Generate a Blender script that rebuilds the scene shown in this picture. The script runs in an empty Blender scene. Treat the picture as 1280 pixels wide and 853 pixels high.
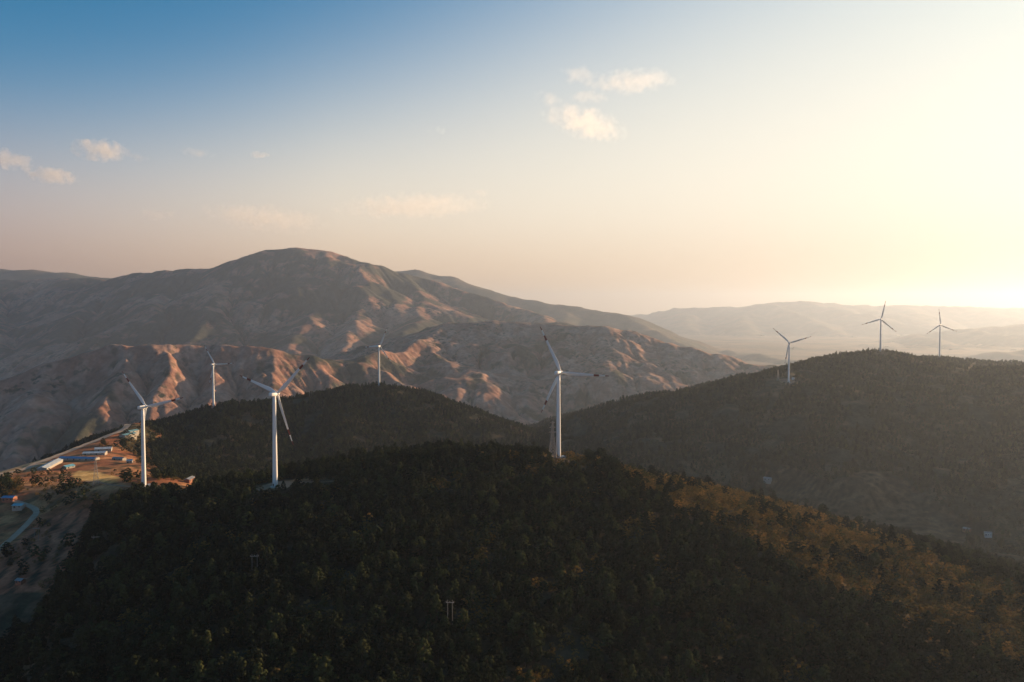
import bpy, math, random
import numpy as np
from mathutils import Vector, Matrix

scene = bpy.context.scene
R = math.radians
rng = np.random.default_rng(7)
random.seed(7)

# ------------------------------------------------------------------ camera
CZ = 700.0                       # camera height above the deepest valley datum
F = 995.0                        # focal length in photo pixels (28 mm equivalent)
PITCH = math.atan(36.5 / F)
cam_d = bpy.data.cameras.new('camera')
cam_d.sensor_width = 36.0
cam_d.lens = 36.0 * F / 1280.0
cam_d.clip_start = 1.0
cam_d.clip_end = 120000.0
cam = bpy.data.objects.new('camera', cam_d)
cam.location = (0, 0, CZ)
cam.rotation_euler = (math.pi / 2 - PITCH, 0, 0)
scene.collection.objects.link(cam)
scene.camera = cam

# ------------------------------------------------------------------ light
SUN_AZ, SUN_EL = 52.0, 11.0      # degrees right of the view direction, above horizon
world = bpy.data.worlds.new('World')
scene.world = world
world.use_nodes = True
wn, wl = world.node_tree.nodes, world.node_tree.links
wn.clear()
sky = wn.new('ShaderNodeTexSky')
sky.sky_type = 'NISHITA'
sky.sun_disc = False
sky.sun_elevation = R(SUN_EL)
sky.sun_rotation = R(SUN_AZ)
sky.altitude = 1500.0
sky.air_density = 1.0
sky.dust_density = 2.0
sky.ozone_density = 4.0
# hazy air: a pale veil over the clear sky, thick at the horizon and around the sun
def wmath(op, a, b=None, clamp=False):
    n = wn.new('ShaderNodeMath'); n.operation = op; n.use_clamp = clamp
    for s_, v in zip(n.inputs, (a, b)):
        if v is None: continue
        if isinstance(v, (int, float)): s_.default_value = v
        else: wl.new(v, s_)
    return n.outputs[0]
def wmix(f, a, b, blend='MIX'):
    n = wn.new('ShaderNodeMix'); n.data_type = 'RGBA'; n.blend_type = blend
    for s_, v in ((n.inputs[0], f), (n.inputs[6], a), (n.inputs[7], b)):
        if isinstance(v, (int, float)): s_.default_value = v
        elif isinstance(v, tuple): s_.default_value = (*v, 1)
        else: wl.new(v, s_)
    return n.outputs[2]
EXPO = 1.4
WS = 0.15 / 2 ** EXPO
tcw = wn.new('ShaderNodeTexCoord'); sepw = wn.new('ShaderNodeSeparateXYZ')
wl.new(tcw.outputs['Generated'], sepw.inputs[0])
dotw = wn.new('ShaderNodeVectorMath'); dotw.operation = 'DOT_PRODUCT'
wl.new(tcw.outputs['Generated'], dotw.inputs[0])
dotw.inputs[1].default_value = (math.sin(R(SUN_AZ)) * math.cos(R(SUN_EL)), math.cos(R(SUN_AZ)) * math.cos(R(SUN_EL)), math.sin(R(SUN_EL)))
zpos = wmath('MAXIMUM', sepw.outputs[2], 0.0)
dpos = wmath('MAXIMUM', dotw.outputs['Value'], 0.0)
# the veil stands higher towards the sun
wid = wmath('ADD', wmath('MULTIPLY', wmath('POWER', dpos, 2.2), 0.345), 0.19)
veil = wmath('MULTIPLY', wmath('POWER', 2.71828, wmath('MULTIPLY', wmath('POWER', wmath('DIVIDE', zpos, wid), 3.0), -1.0)), 0.97)
vr = wn.new('ShaderNodeValToRGB')
vr.color_ramp.elements[0].position = 0.10; vr.color_ramp.elements[0].color = (0.66, 0.51, 0.45, 1)
vr.color_ramp.elements[1].position = 1.0; vr.color_ramp.elements[1].color = (1.10, 1.0, 0.81, 1)
e_ = vr.color_ramp.elements.new(0.45); e_.color = (1.02, 0.85, 0.65, 1)
wl.new(dpos, vr.inputs[0])
zh = wmath('DIVIDE', zpos, 0.09)
low = wmath('POWER', 2.71828, wmath('MULTIPLY', wmath('MULTIPLY', zh, zh), -1.0))
vcolr = wmix(1.0, wmix(low, vr.outputs[0], wmix(1.0, vr.outputs[0], (0.82, 0.61, 0.46), 'MULTIPLY')), (1 / 0.15, 1 / 0.15, 1 / 0.15), 'MULTIPLY')
clear = wmix(1.0, sky.outputs[0], (0.27, 1.02, 1.0), 'MULTIPLY')
bg = wn.new('ShaderNodeBackground')
bg.inputs['Strength'].default_value = WS
wo = wn.new('ShaderNodeOutputWorld')
wl.new(wmix(veil, clear, vcolr), bg.inputs[0])
wl.new(bg.outputs[0], wo.inputs[0])

sun_d = bpy.data.lights.new('sun', 'SUN')
sun_d.energy = 4.2
sun_d.angle = R(0.6)
sun_d.color = (1.0, 0.66, 0.37)
sun = bpy.data.objects.new('sun', sun_d)
sdir = Vector((math.sin(R(SUN_AZ)) * math.cos(R(SUN_EL)), math.cos(R(SUN_AZ)) * math.cos(R(SUN_EL)), math.sin(R(SUN_EL))))
sun.rotation_euler = sdir.to_track_quat('Z', 'Y').to_euler()
sun.location = (0, 0, CZ + 300)
scene.collection.objects.link(sun)

scene.view_settings.view_transform = 'Standard'
scene.view_settings.look = 'None'
scene.view_settings.gamma = 1.0
scene.view_settings.exposure = EXPO
scene.render.engine = 'CYCLES'
scene.cycles.use_denoising = True
scene.cycles.max_bounces = 5
scene.cycles.diffuse_bounces = 2
scene.cycles.glossy_bounces = 1
scene.cycles.transmission_bounces = 2
scene.cycles.transparent_max_bounces = 16
scene.cycles.volume_bounces = 1
scene.cycles.sample_clamp_indirect = 4.0

# ------------------------------------------------------------------ helpers
HAZE = 4.3e-5
COL = scene.collection

def px2dir(px, py):
    a = (px - 640.0) / F
    b = -(py - 426.5) / F
    return np.array([a, math.cos(PITCH) + b * math.sin(PITCH), -math.sin(PITCH) + b * math.cos(PITCH)])

def at(px, py, Y):
    """the point seen at photo pixel (px, py) at depth Y"""
    d = px2dir(px, py)
    p = d * (Y / d[1])
    return np.array([p[0], p[1], p[2] + CZ])

def to_px(x, y, z):
    zz = z - CZ
    yc = y * math.cos(PITCH) - zz * math.sin(PITCH)
    zc = zz * math.cos(PITCH) + y * math.sin(PITCH)
    return 640.0 + F * x / yc, 426.5 - F * zc / yc

def tag(o, label=None, cat=None, group=None, kind=None):
    if label: o['label'] = label
    if cat: o['category'] = cat
    if group: o['group'] = group
    if kind: o['kind'] = kind
    return o

def link(name, me, mat=None, parent=None):
    o = bpy.data.objects.new(name, me)
    COL.objects.link(o)
    if mat is not None and me is not None and len(me.materials) == 0:
        me.materials.append(mat)
    if parent is not None:
        o.parent = parent
    return o

def empty(name, loc, rz=0.0):
    o = bpy.data.objects.new(name, None)
    COL.objects.link(o)
    o.location = loc
    o.rotation_euler = (0, 0, rz)
    o.empty_display_size = 2.0
    return o

def grid_mesh(name, X, Y, Z, keep=None, smooth=True):
    ny, nx = X.shape
    co = np.stack([X, Y, Z], -1).reshape(-1, 3).astype(np.float32)
    idx = np.arange(nx * ny).reshape(ny, nx)
    q = np.stack([idx[:-1, :-1], idx[:-1, 1:], idx[1:, 1:], idx[1:, :-1]], -1)
    if keep is not None:
        q = q[keep[:-1, :-1]]
    q = q.reshape(-1, 4)
    me = bpy.data.meshes.new(name)
    me.vertices.add(len(co)); me.vertices.foreach_set('co', co.ravel())
    me.loops.add(q.size); me.loops.foreach_set('vertex_index', q.ravel().astype(np.int32))
    me.polygons.add(len(q))
    me.polygons.foreach_set('loop_start', np.arange(0, q.size, 4, dtype=np.int32))
    me.polygons.foreach_set('use_smooth', np.full(len(q), smooth))
    me.update(calc_edges=True)
    return me

def vcol(me, name, rgb):
    a = me.color_attributes.new(name, 'FLOAT_COLOR', 'POINT')
    c = np.ones((len(me.vertices), 4), np.float32)
    c[:, :3] = rgb.reshape(-1, 3)
    a.data.foreach_set('color', c.ravel())

class MB:
    """collects boxes, prisms and tubes; build() links them as one mesh object"""
    def __init__(s): s.v = []; s.f = []; s.sm = []
    def add(s, v, f, smooth=False):
        b = len(s.v); s.v += [tuple(p) for p in v]; s.f += [tuple(b + i for i in q) for q in f]; s.sm += [smooth] * len(f)
    def box(s, x0, x1, y0, y1, z0, z1):
        s.add([(x0,y0,z0),(x1,y0,z0),(x1,y1,z0),(x0,y1,z0),(x0,y0,z1),(x1,y0,z1),(x1,y1,z1),(x0,y1,z1)],
              [(0,3,2,1),(4,5,6,7),(0,1,5,4),(1,2,6,5),(2,3,7,6),(3,0,4,7)])
    def bar(s, p0, p1, r0, r1=None, n=6, smooth=True):
        r1 = r0 if r1 is None else r1
        p0 = Vector(p0); p1 = Vector(p1); d = (p1 - p0).normalized()
        u = d.orthogonal().normalized(); w = d.cross(u)
        v = []
        for p, r in ((p0, r0), (p1, r1)):
            for i in range(n):
                a = 2 * math.pi * i / n
                v.append(p + u * (r * math.cos(a)) + w * (r * math.sin(a)))
        f = [(i, (i + 1) % n, n + (i + 1) % n, n + i) for i in range(n)]
        s.add(v, f, smooth)
        s.add(v[:n], [tuple(range(n))[::-1]]); s.add(v[n:], [tuple(range(n))])
    def lathe(s, prof, n=24, axis='Z', org=(0, 0, 0), smooth=True):
        v = []
        for (r, h) in prof:
            for i in range(n):
                a = 2 * math.pi * i / n
                c, d = r * math.cos(a), r * math.sin(a)
                p = (c, d, h) if axis == 'Z' else (c, h, d)
                v.append((p[0] + org[0], p[1] + org[1], p[2] + org[2]))
        f = []
        for k in range(len(prof) - 1):
            for i in range(n):
                j = (i + 1) % n
                f.append((k * n + i, k * n + j, (k + 1) * n + j, (k + 1) * n + i))
        f.append(tuple(range(n))[::-1]); f.append(tuple(range((len(prof) - 1) * n, len(prof) * n)))
        s.add(v, f, smooth)
    def mesh(s, name):
        me = bpy.data.meshes.new(name); me.from_pydata(s.v, [], s.f)
        me.polygons.foreach_set('use_smooth', s.sm); me.update(); return me
    def build(s, name, mat, parent=None):
        return link(name, s.mesh(name), mat, parent)

# ---- noise
def _hash(ix, iy, seed):
    h = (ix.astype(np.int64) * 374761393 + iy.astype(np.int64) * 668265263 + seed * 974634777) & 0xFFFFFFFF
    h = ((h ^ (h >> 13)) * 1274126177) & 0xFFFFFFFF
    return (h ^ (h >> 16)) & 0xFFFFFFFF

def gnoise(x, y, seed=0):
    x0 = np.floor(x); y0 = np.floor(y); fx = x - x0; fy = y - y0
    def g(ox, oy):
        a = _hash(x0 + ox, y0 + oy, seed) / 4294967296.0 * 2 * np.pi
        return np.cos(a) * (fx - ox) + np.sin(a) * (fy - oy)
    u = fx * fx * fx * (fx * (fx * 6 - 15) + 10); v = fy * fy * fy * (fy * (fy * 6 - 15) + 10)
    a, b, c, d = g(0, 0), g(1, 0), g(0, 1), g(1, 1)
    return (a + (b - a) * u + (c - a) * v + (a - b - c + d) * u * v) * 1.5

def fbm(x, y, oct=4, seed=0, gain=0.5):
    r = 0.0; amp = 1.0; f = 1.0
    for o in range(oct):
        r = r + amp * gnoise(x * f + 17.3 * o, y * f - 9.1 * o, seed + o); amp *= gain; f *= 2.03
    return r

def ridged(x, y, oct=4, seed=0):
    r = 0.0; amp = 0.5; f = 1.0
    for o in range(oct):
        n = 1.0 - np.abs(gnoise(x * f, y * f, seed + o)) * 1.6
        r = r + amp * n * n; amp *= 0.5; f *= 2.1
    return r

def sstep(a, b, x):
    t = np.clip((x - a) / (b - a), 0, 1); return t * t * (3 - 2 * t)

def ridge_net(X, Y, lines, soft=6.0):
    """height of a set of ridge lines [(points, slope_near, slope_far, round)]; near = camera side"""
    acc = None
    for ln_ in lines:
        pts, sn, sf, rd = ln_[:4]; kq = ln_[4] if len(ln_) > 4 else 0.0
        best = None
        for p, q in zip(pts[:-1], pts[1:]):
            dx, dy = q[0] - p[0], q[1] - p[1]; L2 = dx * dx + dy * dy + 1e-6
            t = np.clip(((X - p[0]) * dx + (Y - p[1]) * dy) / L2, 0, 1)
            ex = X - (p[0] + t * dx); ey = Y - (p[1] + t * dy)
            d = np.sqrt(ex * ex + ey * ey)
            if sn == sf: s = sn
            else:
                c = -ey / (d + 1e-3)                # +1: towards the camera
                s = sf + (sn - sf) * sstep(-0.5, 0.5, c)
            z = p[2] + t * (q[2] - p[2]) - s * d * d / (d + rd)
            if kq: z = z - kq * np.maximum(d - 120.0, 0) ** 2
            best = z if best is None else np.maximum(best, z)
        acc = best if acc is None else (np.maximum(acc, best) + soft * np.log1p(np.exp(-np.abs(acc - best) / soft)))
    return acc

def pl(*pp, dz=0.0):
    out = []
    for p in pp:
        q = at(*p); q[2] += dz; out.append(q)
    return out

def in_poly(px, py, poly):
    r = np.zeros(np.shape(px), bool); n = len(poly)
    for i in range(n):
        x0, y0 = poly[i]; x1, y1 = poly[(i + 1) % n]
        if y0 == y1: continue
        c = ((y0 > py) != (y1 > py)) & (px < (x1 - x0) * (py - y0) / (y1 - y0) + x0)
        r ^= c
    return r

# ------------------------------------------------------------------ materials
MATS = {}
def mat_new(name):
    m = bpy.data.materials.new(name); m.use_nodes = True
    nt = m.node_tree; b = nt.nodes['Principled BSDF']
    MATS[name] = m
    return m, nt, b

def node(nt, typ, **kw):
    n = nt.nodes.new(typ)
    for k, v in kw.items():
        if hasattr(n, k): setattr(n, k, v)
    return n

def mix_col(nt, fac, a, b, blend='MIX'):
    n = nt.nodes.new('ShaderNodeMix'); n.data_type = 'RGBA'; n.blend_type = blend
    for s, v in ((n.inputs[0], fac), (n.inputs[6], a), (n.inputs[7], b)):
        if hasattr(v, 'is_output') or isinstance(v, bpy.types.NodeSocket): nt.links.new(v, s)
        else: s.default_value = v if not isinstance(v, tuple) or len(v) == 4 else (*v, 1)
    return n.outputs[2]

def noise_fac(nt, scale, lo, hi, detail=4, coord='Object', dist=0.0):
    tc = node(nt, 'ShaderNodeTexCoord'); n = node(nt, 'ShaderNodeTexNoise')
    n.inputs['Scale'].default_value = scale; n.inputs['Detail'].default_value = detail
    n.inputs['Distortion'].default_value = dist
    nt.links.new(tc.outputs[coord], n.inputs['Vector'])
    mr = node(nt, 'ShaderNodeMapRange'); mr.inputs[1].default_value = lo; mr.inputs[2].default_value = hi
    nt.links.new(n.outputs[0], mr.inputs[0])
    return mr.outputs[0], n.outputs[0]

def bump(nt, b, h, strength, dist):
    n = node(nt, 'ShaderNodeBump'); n.inputs['Strength'].default_value = strength; n.inputs['Distance'].default_value = dist
    nt.links.new(h, n.inputs['Height']); nt.links.new(n.outputs[0], b.inputs['Normal'])

def simple(name, col, rough=0.6, var=0.15, scale=1.0, metal=0.0, bmp=0.0):
    m, nt, b = mat_new(name)
    f, h = noise_fac(nt, scale, 0.3, 0.7)
    dark = tuple(c * (1 - var) for c in col); lite = tuple(min(1, c * (1 + var)) for c in col)
    nt.links.new(mix_col(nt, f, dark, lite), b.inputs['Base Color'])
    b.inputs['Roughness'].default_value = rough; b.inputs['Metallic'].default_value = metal
    b.inputs['Specular IOR Level'].default_value = 0.3
    if bmp: bump(nt, b, h, bmp, 0.1)
    return m

def terrain_mat(name, fine=0.05, amp=0.35, bdist=2.0, bstr=0.6, speck=0.0):
    """colour of the soil and scrub comes from the mesh (attribute cover), fine grain from noise"""
    m, nt, b = mat_new(name)
    a = node(nt, 'ShaderNodeAttribute'); a.attribute_name = 'cover'
    f, h = noise_fac(nt, fine, 0.32, 0.68, 6)
    f2, h2 = noise_fac(nt, fine * 5, 0.3, 0.7, 5)
    c = mix_col(nt, f, (1 - amp, 1 - amp, 1 - amp), (1 + amp, 1 + amp * .95, 1 + amp * .85))
    c2 = mix_col(nt, f2, (1 - amp * .7,) * 3, (1 + amp * .7,) * 3)
    k = mix_col(nt, 1.0, a.outputs['Color'], c, 'MULTIPLY')
    k = mix_col(nt, 1.0, k, c2, 'MULTIPLY')
    if speck:                                           # scattered scrub on the bare soil
        f3, h3 = noise_fac(nt, speck, 0.52, 0.64, 5)
        f4, h4 = noise_fac(nt, speck * 0.12, 0.40, 0.62, 3)
        mm = node(nt, 'ShaderNodeMath'); mm.operation = 'MULTIPLY'; nt.links.new(f3, mm.inputs[0]); nt.links.new(f4, mm.inputs[1])
        k = mix_col(nt, mm.outputs[0], k, (0.045, 0.052, 0.036))
    nt.links.new(k, b.inputs['Base Color'])
    b.inputs['Roughness'].default_value = 0.95; b.inputs['Specular IOR Level'].default_value = 0.05
    if bstr: bump(nt, b, h2, bstr, bdist)
    return m

M_HILL = terrain_mat('hill_soil', 0.06, 0.35, 0.6, 0.5)
M_MOUNT = terrain_mat('mountain_soil', 0.011, 0.26, 8.0, 0.45, 0.03)
M_FAR = terrain_mat('far_slope', 0.006, 0.25, 8.0, 0.4)

def leaf_mat(name, cols, trans=0.25):
    m, nt, b = mat_new(name)
    oi = node(nt, 'ShaderNodeObjectInfo'); r = node(nt, 'ShaderNodeValToRGB')
    r.color_ramp.elements[0].color = (*cols[0], 1); r.color_ramp.elements[1].color = (*cols[-1], 1)
    for i, c in enumerate(cols[1:-1]):
        e = r.color_ramp.elements.new((i + 1) / (len(cols) - 1)); e.color = (*c, 1)
    nt.links.new(oi.outputs['Random'], r.inputs[0])
    f, h = noise_fac(nt, 0.9, 0.3, 0.7, 3)
    k = mix_col(nt, f, (0.65, 0.7, 0.7), (1.3, 1.25, 1.1))
    c = mix_col(nt, 1.0, r.outputs[0], k, 'MULTIPLY')
    d = node(nt, 'ShaderNodeBsdfDiffuse'); t = node(nt, 'ShaderNodeBsdfTranslucent'); mx = node(nt, 'ShaderNodeMixShader')
    mx.inputs[0].default_value = trans
    nt.links.new(c, d.inputs[0]); nt.links.new(c, t.inputs[0])
    nt.links.new(d.outputs[0], mx.inputs[1]); nt.links.new(t.outputs[0], mx.inputs[2])
    nt.links.new(mx.outputs[0], nt.nodes['Material Output'].inputs[0])
    nt.nodes.remove(b)
    return m

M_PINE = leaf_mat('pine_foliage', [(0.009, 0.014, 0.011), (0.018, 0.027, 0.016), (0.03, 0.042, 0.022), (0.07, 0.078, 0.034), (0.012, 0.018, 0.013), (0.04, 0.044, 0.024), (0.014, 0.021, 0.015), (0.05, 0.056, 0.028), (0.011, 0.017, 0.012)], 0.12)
M_SHRUB = leaf_mat('sun_tinted_dry_shrub', [(0.055, 0.06, 0.026), (0.28, 0.165, 0.058), (0.08, 0.08, 0.033), (0.33, 0.19, 0.065), (0.045, 0.05, 0.022), (0.19, 0.12, 0.046), (0.10, 0.095, 0.038)], 0.35)  # brown scrub with the golden glow of low sun put into its colours
M_BARK = simple('bark', (0.06, 0.045, 0.035), 0.9, 0.3, 2.0)
M_TOWER = simple('white_turbine_paint', (0.78, 0.78, 0.76), 0.45, 0.05, 0.15)
M_BLADE = simple('blade_paint', (0.70, 0.72, 0.72), 0.5, 0.04, 0.2)
M_RED = simple('red_band_paint', (0.16, 0.025, 0.02), 0.5, 0.1, 0.3)
M_CONC = simple('concrete', (0.42, 0.40, 0.37), 0.85, 0.15, 0.8)
M_STEEL = simple('galvanised_steel', (0.30, 0.29, 0.28), 0.5, 0.15, 0.8, 0.3)
M_RUST = simple('painted_pylon_steel', (0.46, 0.36, 0.28), 0.6, 0.2, 0.5)
M_WALL = simple('limewashed_wall', (0.34, 0.31, 0.27), 0.9, 0.15, 0.5)
M_BRICK = simple('brick_red_wall', (0.30, 0.13, 0.08), 0.9, 0.25, 0.6)
M_DOOR = simple('dark_door', (0.07, 0.06, 0.055), 0.6, 0.2, 1.0)
M_POLE = simple('weathered_pole', (0.20, 0.19, 0.18), 0.9, 0.2, 0.8)
M_PLASTER = simple('pale_plaster', (0.55, 0.53, 0.50), 0.9, 0.12, 0.5)
M_GLASS = simple('window_glass', (0.03, 0.04, 0.05), 0.1, 0.1, 1.0)

def roof_mat(name, col):
    m, nt, b = mat_new(name)
    tc = node(nt, 'ShaderNodeTexCoord'); w = node(nt, 'ShaderNodeTexWave'); w.inputs['Scale'].default_value = 0.6
    nt.links.new(tc.outputs['Object'], w.inputs['Vector'])
    f, h = noise_fac(nt, 0.25, 0.35, 0.7, 5)
    nt.links.new(mix_col(nt, f, tuple(c * 0.72 for c in col), tuple(min(1, c * 1.12) for c in col)), b.inputs['Base Color'])
    bump(nt, b, w.outputs['Fac'], 0.5, 0.1)
    b.inputs['Roughness'].default_value = 0.45
    return m
M_RBLUE = roof_mat('blue_sheet_roof', (0.06, 0.24, 0.46))
M_RPALE = roof_mat('pale_sheet_roof', (0.46, 0.52, 0.55))
M_RTEAL = roof_mat('teal_sheet_roof', (0.13, 0.30, 0.34))
M_RGREY = roof_mat('grey_sheet_roof', (0.25, 0.26, 0.27))
M_RCYAN = roof_mat('cyan_sheet_roof', (0.14, 0.42, 0.52))

def road_mat(name, c0, c1):
    m, nt, b = mat_new(name)
    f, h = noise_fac(nt, 0.12, 0.3, 0.7, 6)
    nt.links.new(mix_col(nt, f, c0, c1), b.inputs['Base Color'])
    b.inputs['Roughness'].default_value = 0.95
    bump(nt, b, h, 0.3, 0.3)
    return m
M_ROAD = road_mat('dusty_road', (0.27, 0.20, 0.14), (0.40, 0.31, 0.23))
M_TRACK = road_mat('dirt_track', (0.20, 0.12, 0.07), (0.32, 0.20, 0.12))
# ================================================================== SETTING: hills, mountains, ground
SPUR = [(790,606,728),(850,642,672),(900,684,620),(950,717,580),(1000,752,545),(1075,794,512),(1150,832,480),(1220,864,460),(1300,892,440)]
BROW = [(830,603,810),(900,617,850),(955,640,860),(1000,660,860),(1050,692,850),(1100,722,840),(1150,750,820),(1210,782,790),(1290,818,750)]
NEAR = [
    (pl((40,676,640),(90,655,690),(140,641,735),(200,630,745),(270,618,712),(344,609,697),(400,608,690),(450,602,692),(520,589,702),
        (580,578,716),(640,570,735),(700,576,738),(760,588,742),(790,606,728), dz=-3), 0.225, 0.42, 22),
    (pl(*SPUR, dz=-3), 0.26, 0.36, 30),
    (pl((700,576,738),(760,588,760),*BROW, dz=-3), 0.2, 0.65, 30),
    (pl((1060,702,1010),(1130,700,980),(1190,720,950),(1250,752,900),(1330,798,860), dz=-5), 0.3, 0.5, 25),
    (pl((560,576,712),(520,660,560),(470,760,450),(430,870,370), dz=-1), 0.20, 0.20, 60, 0.0009),
    (pl((300,614,700),(270,700,570),(230,800,480),(200,900,400), dz=-4), 0.20, 0.20, 60, 0.0009),
]
for _s, _b in zip(SPUR, BROW):
    _p, _q = pl(_s, _b, dz=-4); _e = _q + (_q - _p) * (140.0 / np.hypot(*(_q - _p)[:2])); _e[2] = _q[2] - 80
    NEAR.append(([_p, _q, _e], 0.28, 0.34, 35))
MID = [
    (pl((150,566,1380),(190,549,1450),(230,529,1560),(267,510,1650),(310,506,1680),(350,501,1720),(400,492,1780),(440,485,1820),
        (474,481,1850),(520,488,1870),(560,512,1880),(610,539,1880),(665,572,1880),(740,620,1880),(820,670,1900), dz=-4), 0.34, 0.5, 40),
    (pl((440,485,1820),(425,520,1620),(410,560,1420),(400,600,1250), dz=-6), 0.34, 0.34, 50),
    (pl((290,508,1660),(270,545,1420),(255,580,1250), dz=-6), 0.25, 0.25, 40),
    (pl((205,540,1500),(205,565,1320),(225,595,1100),(250,612,960), dz=-7), 0.3, 0.3, 30),
    (pl((560,512,1880),(560,555,1620),(560,600,1400), dz=-6), 0.38, 0.38, 40),
    (pl((470,588,1080),(430,576,1130),(390,583,1120),(330,600,1100), dz=-6), 0.30, 0.4, 30),
]
RIGHT = [
    (pl((690,602,2080),(740,557,2080),(800,515,2020),(860,489,1960),(900,482,1910),(940,474,1860),(985,466,1830),(1015,452,1950),
        (1055,443,2000),(1101,441,2020),(1140,447,2180),(1175,446,2390),(1230,452,2450),(1290,456,2480),(1420,462,2500), dz=-4), 0.30, 0.4, 60),
    (pl((1101,441,2020),(1150,452,1960),(1210,464,1880),(1290,458,1800),(1420,448,1720),(1600,450,1700), dz=-4), 0.29, 0.3, 60),
    (pl((960,470,1830),(930,520,1650),(880,575,1500),(830,640,1350), dz=-4), 0.32, 0.32, 60),
    (pl((1090,446,2000),(1070,500,1760),(1060,560,1540),(1050,610,1380), dz=-4), 0.28, 0.28, 70),
    (pl((1260,462,1820),(1220,520,1600),(1190,580,1420),(1170,630,1280), dz=-4), 0.28, 0.28, 70),
    (pl((960,604,1420),(1050,622,1300),(1150,655,1180),(1280,700,1080),(1500,735,1000), dz=-2), 0.16, 0.13, 60),
]
FRONT = [
    # gullied front mountain
    (pl((-250,520,3300),(-120,496,3300),(0,474,3300),(60,459,3350),(130,440,3450),(200,430,3550),(260,428,3650),(320,434,3700),
        (380,441,3800),(450,447,3950),(500,440,4250),(530,418,4700),(560,404,5000)), 0.95, 0.3, 40),
    (pl((60,459,3350),(30,510,3050),(0,575,2780)), 0.62, 0.62, 15),
    (pl((-60,484,3300),(-90,560,2900),(-110,620,2700)), 0.62, 0.62, 15),
    (pl((140,438,3460),(110,500,3100),(80,560,2820),(60,610,2650)), 0.62, 0.62, 15),
    (pl((210,430,3550),(190,490,3220),(165,550,2900),(150,600,2700)), 0.62, 0.62, 15),
    (pl((280,429,3660),(265,490,3320),(250,560,2950)), 0.62, 0.62, 15),
    (pl((340,436,3730),(340,490,3400),(345,560,3050)), 0.6, 0.6, 15),
    (pl((400,443,3850),(430,495,3500),(450,560,3150)), 0.6, 0.6, 15),
    (pl((450,447,3950),(520,490,3700),(570,545,3350),(600,600,3050)), 0.55, 0.55, 20),
    # shoulder of the main mountain, falling to the right
    (pl((560,404,5000),(620,402,5000),(700,405,4900),(760,409,4800),(830,428,4600),(900,447,4400),(960,461,4300),(1040,490,4200)), 0.35, 0.4, 60),
    (pl((620,402,5000),(640,440,4500),(660,490,3900),(690,560,3400)), 0.38, 0.38, 40),
    (pl((740,409,4820),(770,445,4350),(790,490,3900),(810,560,3450)), 0.38, 0.38, 40),
    (pl((840,431,4570),(870,470,4200),(890,520,3800)), 0.4, 0.4, 40),
    (pl((520,425,4600),(560,450,4250),(600,480,3950),(640,520,3600)), 0.35, 0.35, 40),
]
FARK = 1.36
def plm(*pp): return pl(*[(a, b, c * FARK) for a, b, c in pp])
MAIN = [
    # main mountain
    (plm((-300,352,7600),(-100,352,7500),(0,350,7300),(60,347,7200),(130,350,7000),(170,341,6800),(200,338,6700),(260,335,6600),
        (290,324,6550),(330,313,6500),(370,309,6500),(410,313,6500),(450,326,6500),(500,339,6500),(550,354,6450),(600,368,6300),
        (640,383,6100),(680,396,5700),(700,404,5000)), 0.62, 0.5, 120),
    (plm((0,350,7300),(-20,380,6500),(-30,410,5600),(-60,460,4700)), 0.42, 0.42, 60),
    (plm((130,350,7000),(110,375,6300),(90,405,5500),(60,455,4800)), 0.45, 0.45, 60),
    (plm((215,338,6700),(215,362,6100),(190,395,5300),(170,440,4700)), 0.45, 0.45, 60),
    (plm((300,322,6540),(290,352,6000),(265,382,5400),(240,432,4700)), 0.45, 0.45, 60),
    (plm((360,309,6500),(385,345,6000),(390,378,5500),(370,405,5000),(350,436,4500)), 0.45, 0.45, 60),
    (plm((430,319,6500),(455,352,6000),(450,385,5500),(430,408,5000),(420,440,4500)), 0.45, 0.45, 60),
    (plm((510,341,6500),(530,370,6000),(520,395,5500),(500,412,5000),(510,430,4500)), 0.4, 0.4, 60),
]
FLOOR = CZ - 540.0

def tps(ctrl):
    c = np.array(ctrl); n = len(c); s = 300.0
    def U(d2): return np.where(d2 > 1e-9, 0.5 * d2 * np.log(d2 + 1e-12), 0.0)
    P = np.c_[np.ones(n), c[:, :2] / s]
    D2 = ((c[:, None, :2] - c[None, :, :2]) ** 2).sum(-1) / s / s
    A = np.zeros((n + 3, n + 3)); A[:n, :n] = U(D2) + np.eye(n) * 2e-3; A[:n, n:] = P; A[n:, :n] = P.T
    w = np.linalg.solve(A, np.r_[c[:, 2], 0, 0, 0])
    def f(X, Y):
        z = w[n] + w[n + 1] * X / s + w[n + 2] * Y / s
        for i in range(n):
            z = z + w[i] * U(((X - c[i, 0]) ** 2 + (Y - c[i, 1]) ** 2) / s / s)
        return z
    return f

FIELD_PTS = [(180,611,800),(100,613,830),(40,614,870),(0,614,880),(-80,622,880),(60,601,960),(140,600,960),(215,600,960),(100,586,1060),
    (40,591,1025),(180,580,1100),(240,606,1080),(0,593,1030),(60,574,1150),(100,561,1230),(140,544,1330),(175,529,1410),(200,560,1400),
    (150,562,1230),(205,584,1220),(20,636,825),(50,640,812),(0,688,715),(60,672,735),(110,652,765),(60,742,635),(0,760,620),(130,700,680),
    (0,832,560),(-100,702,715),(-100,800,600),(320,640,1150),(320,645,1000),(420,650,1100),(250,640,780),(150,760,640),(120,840,570),
    (-150,860,520),(-200,640,890),(172,548,1500),(150,570,1500),(205,590,1560),(120,600,1450),(100,640,1560)]
_field = tps([at(*p) for p in FIELD_PTS])
RIM = pl((-500,760,760),(-200,648,890),(-60,612,970),(0,592,1040),(60,573,1155),(100,560,1235),(140,543,1335),(172,529,1415),(195,528,1600))

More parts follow.
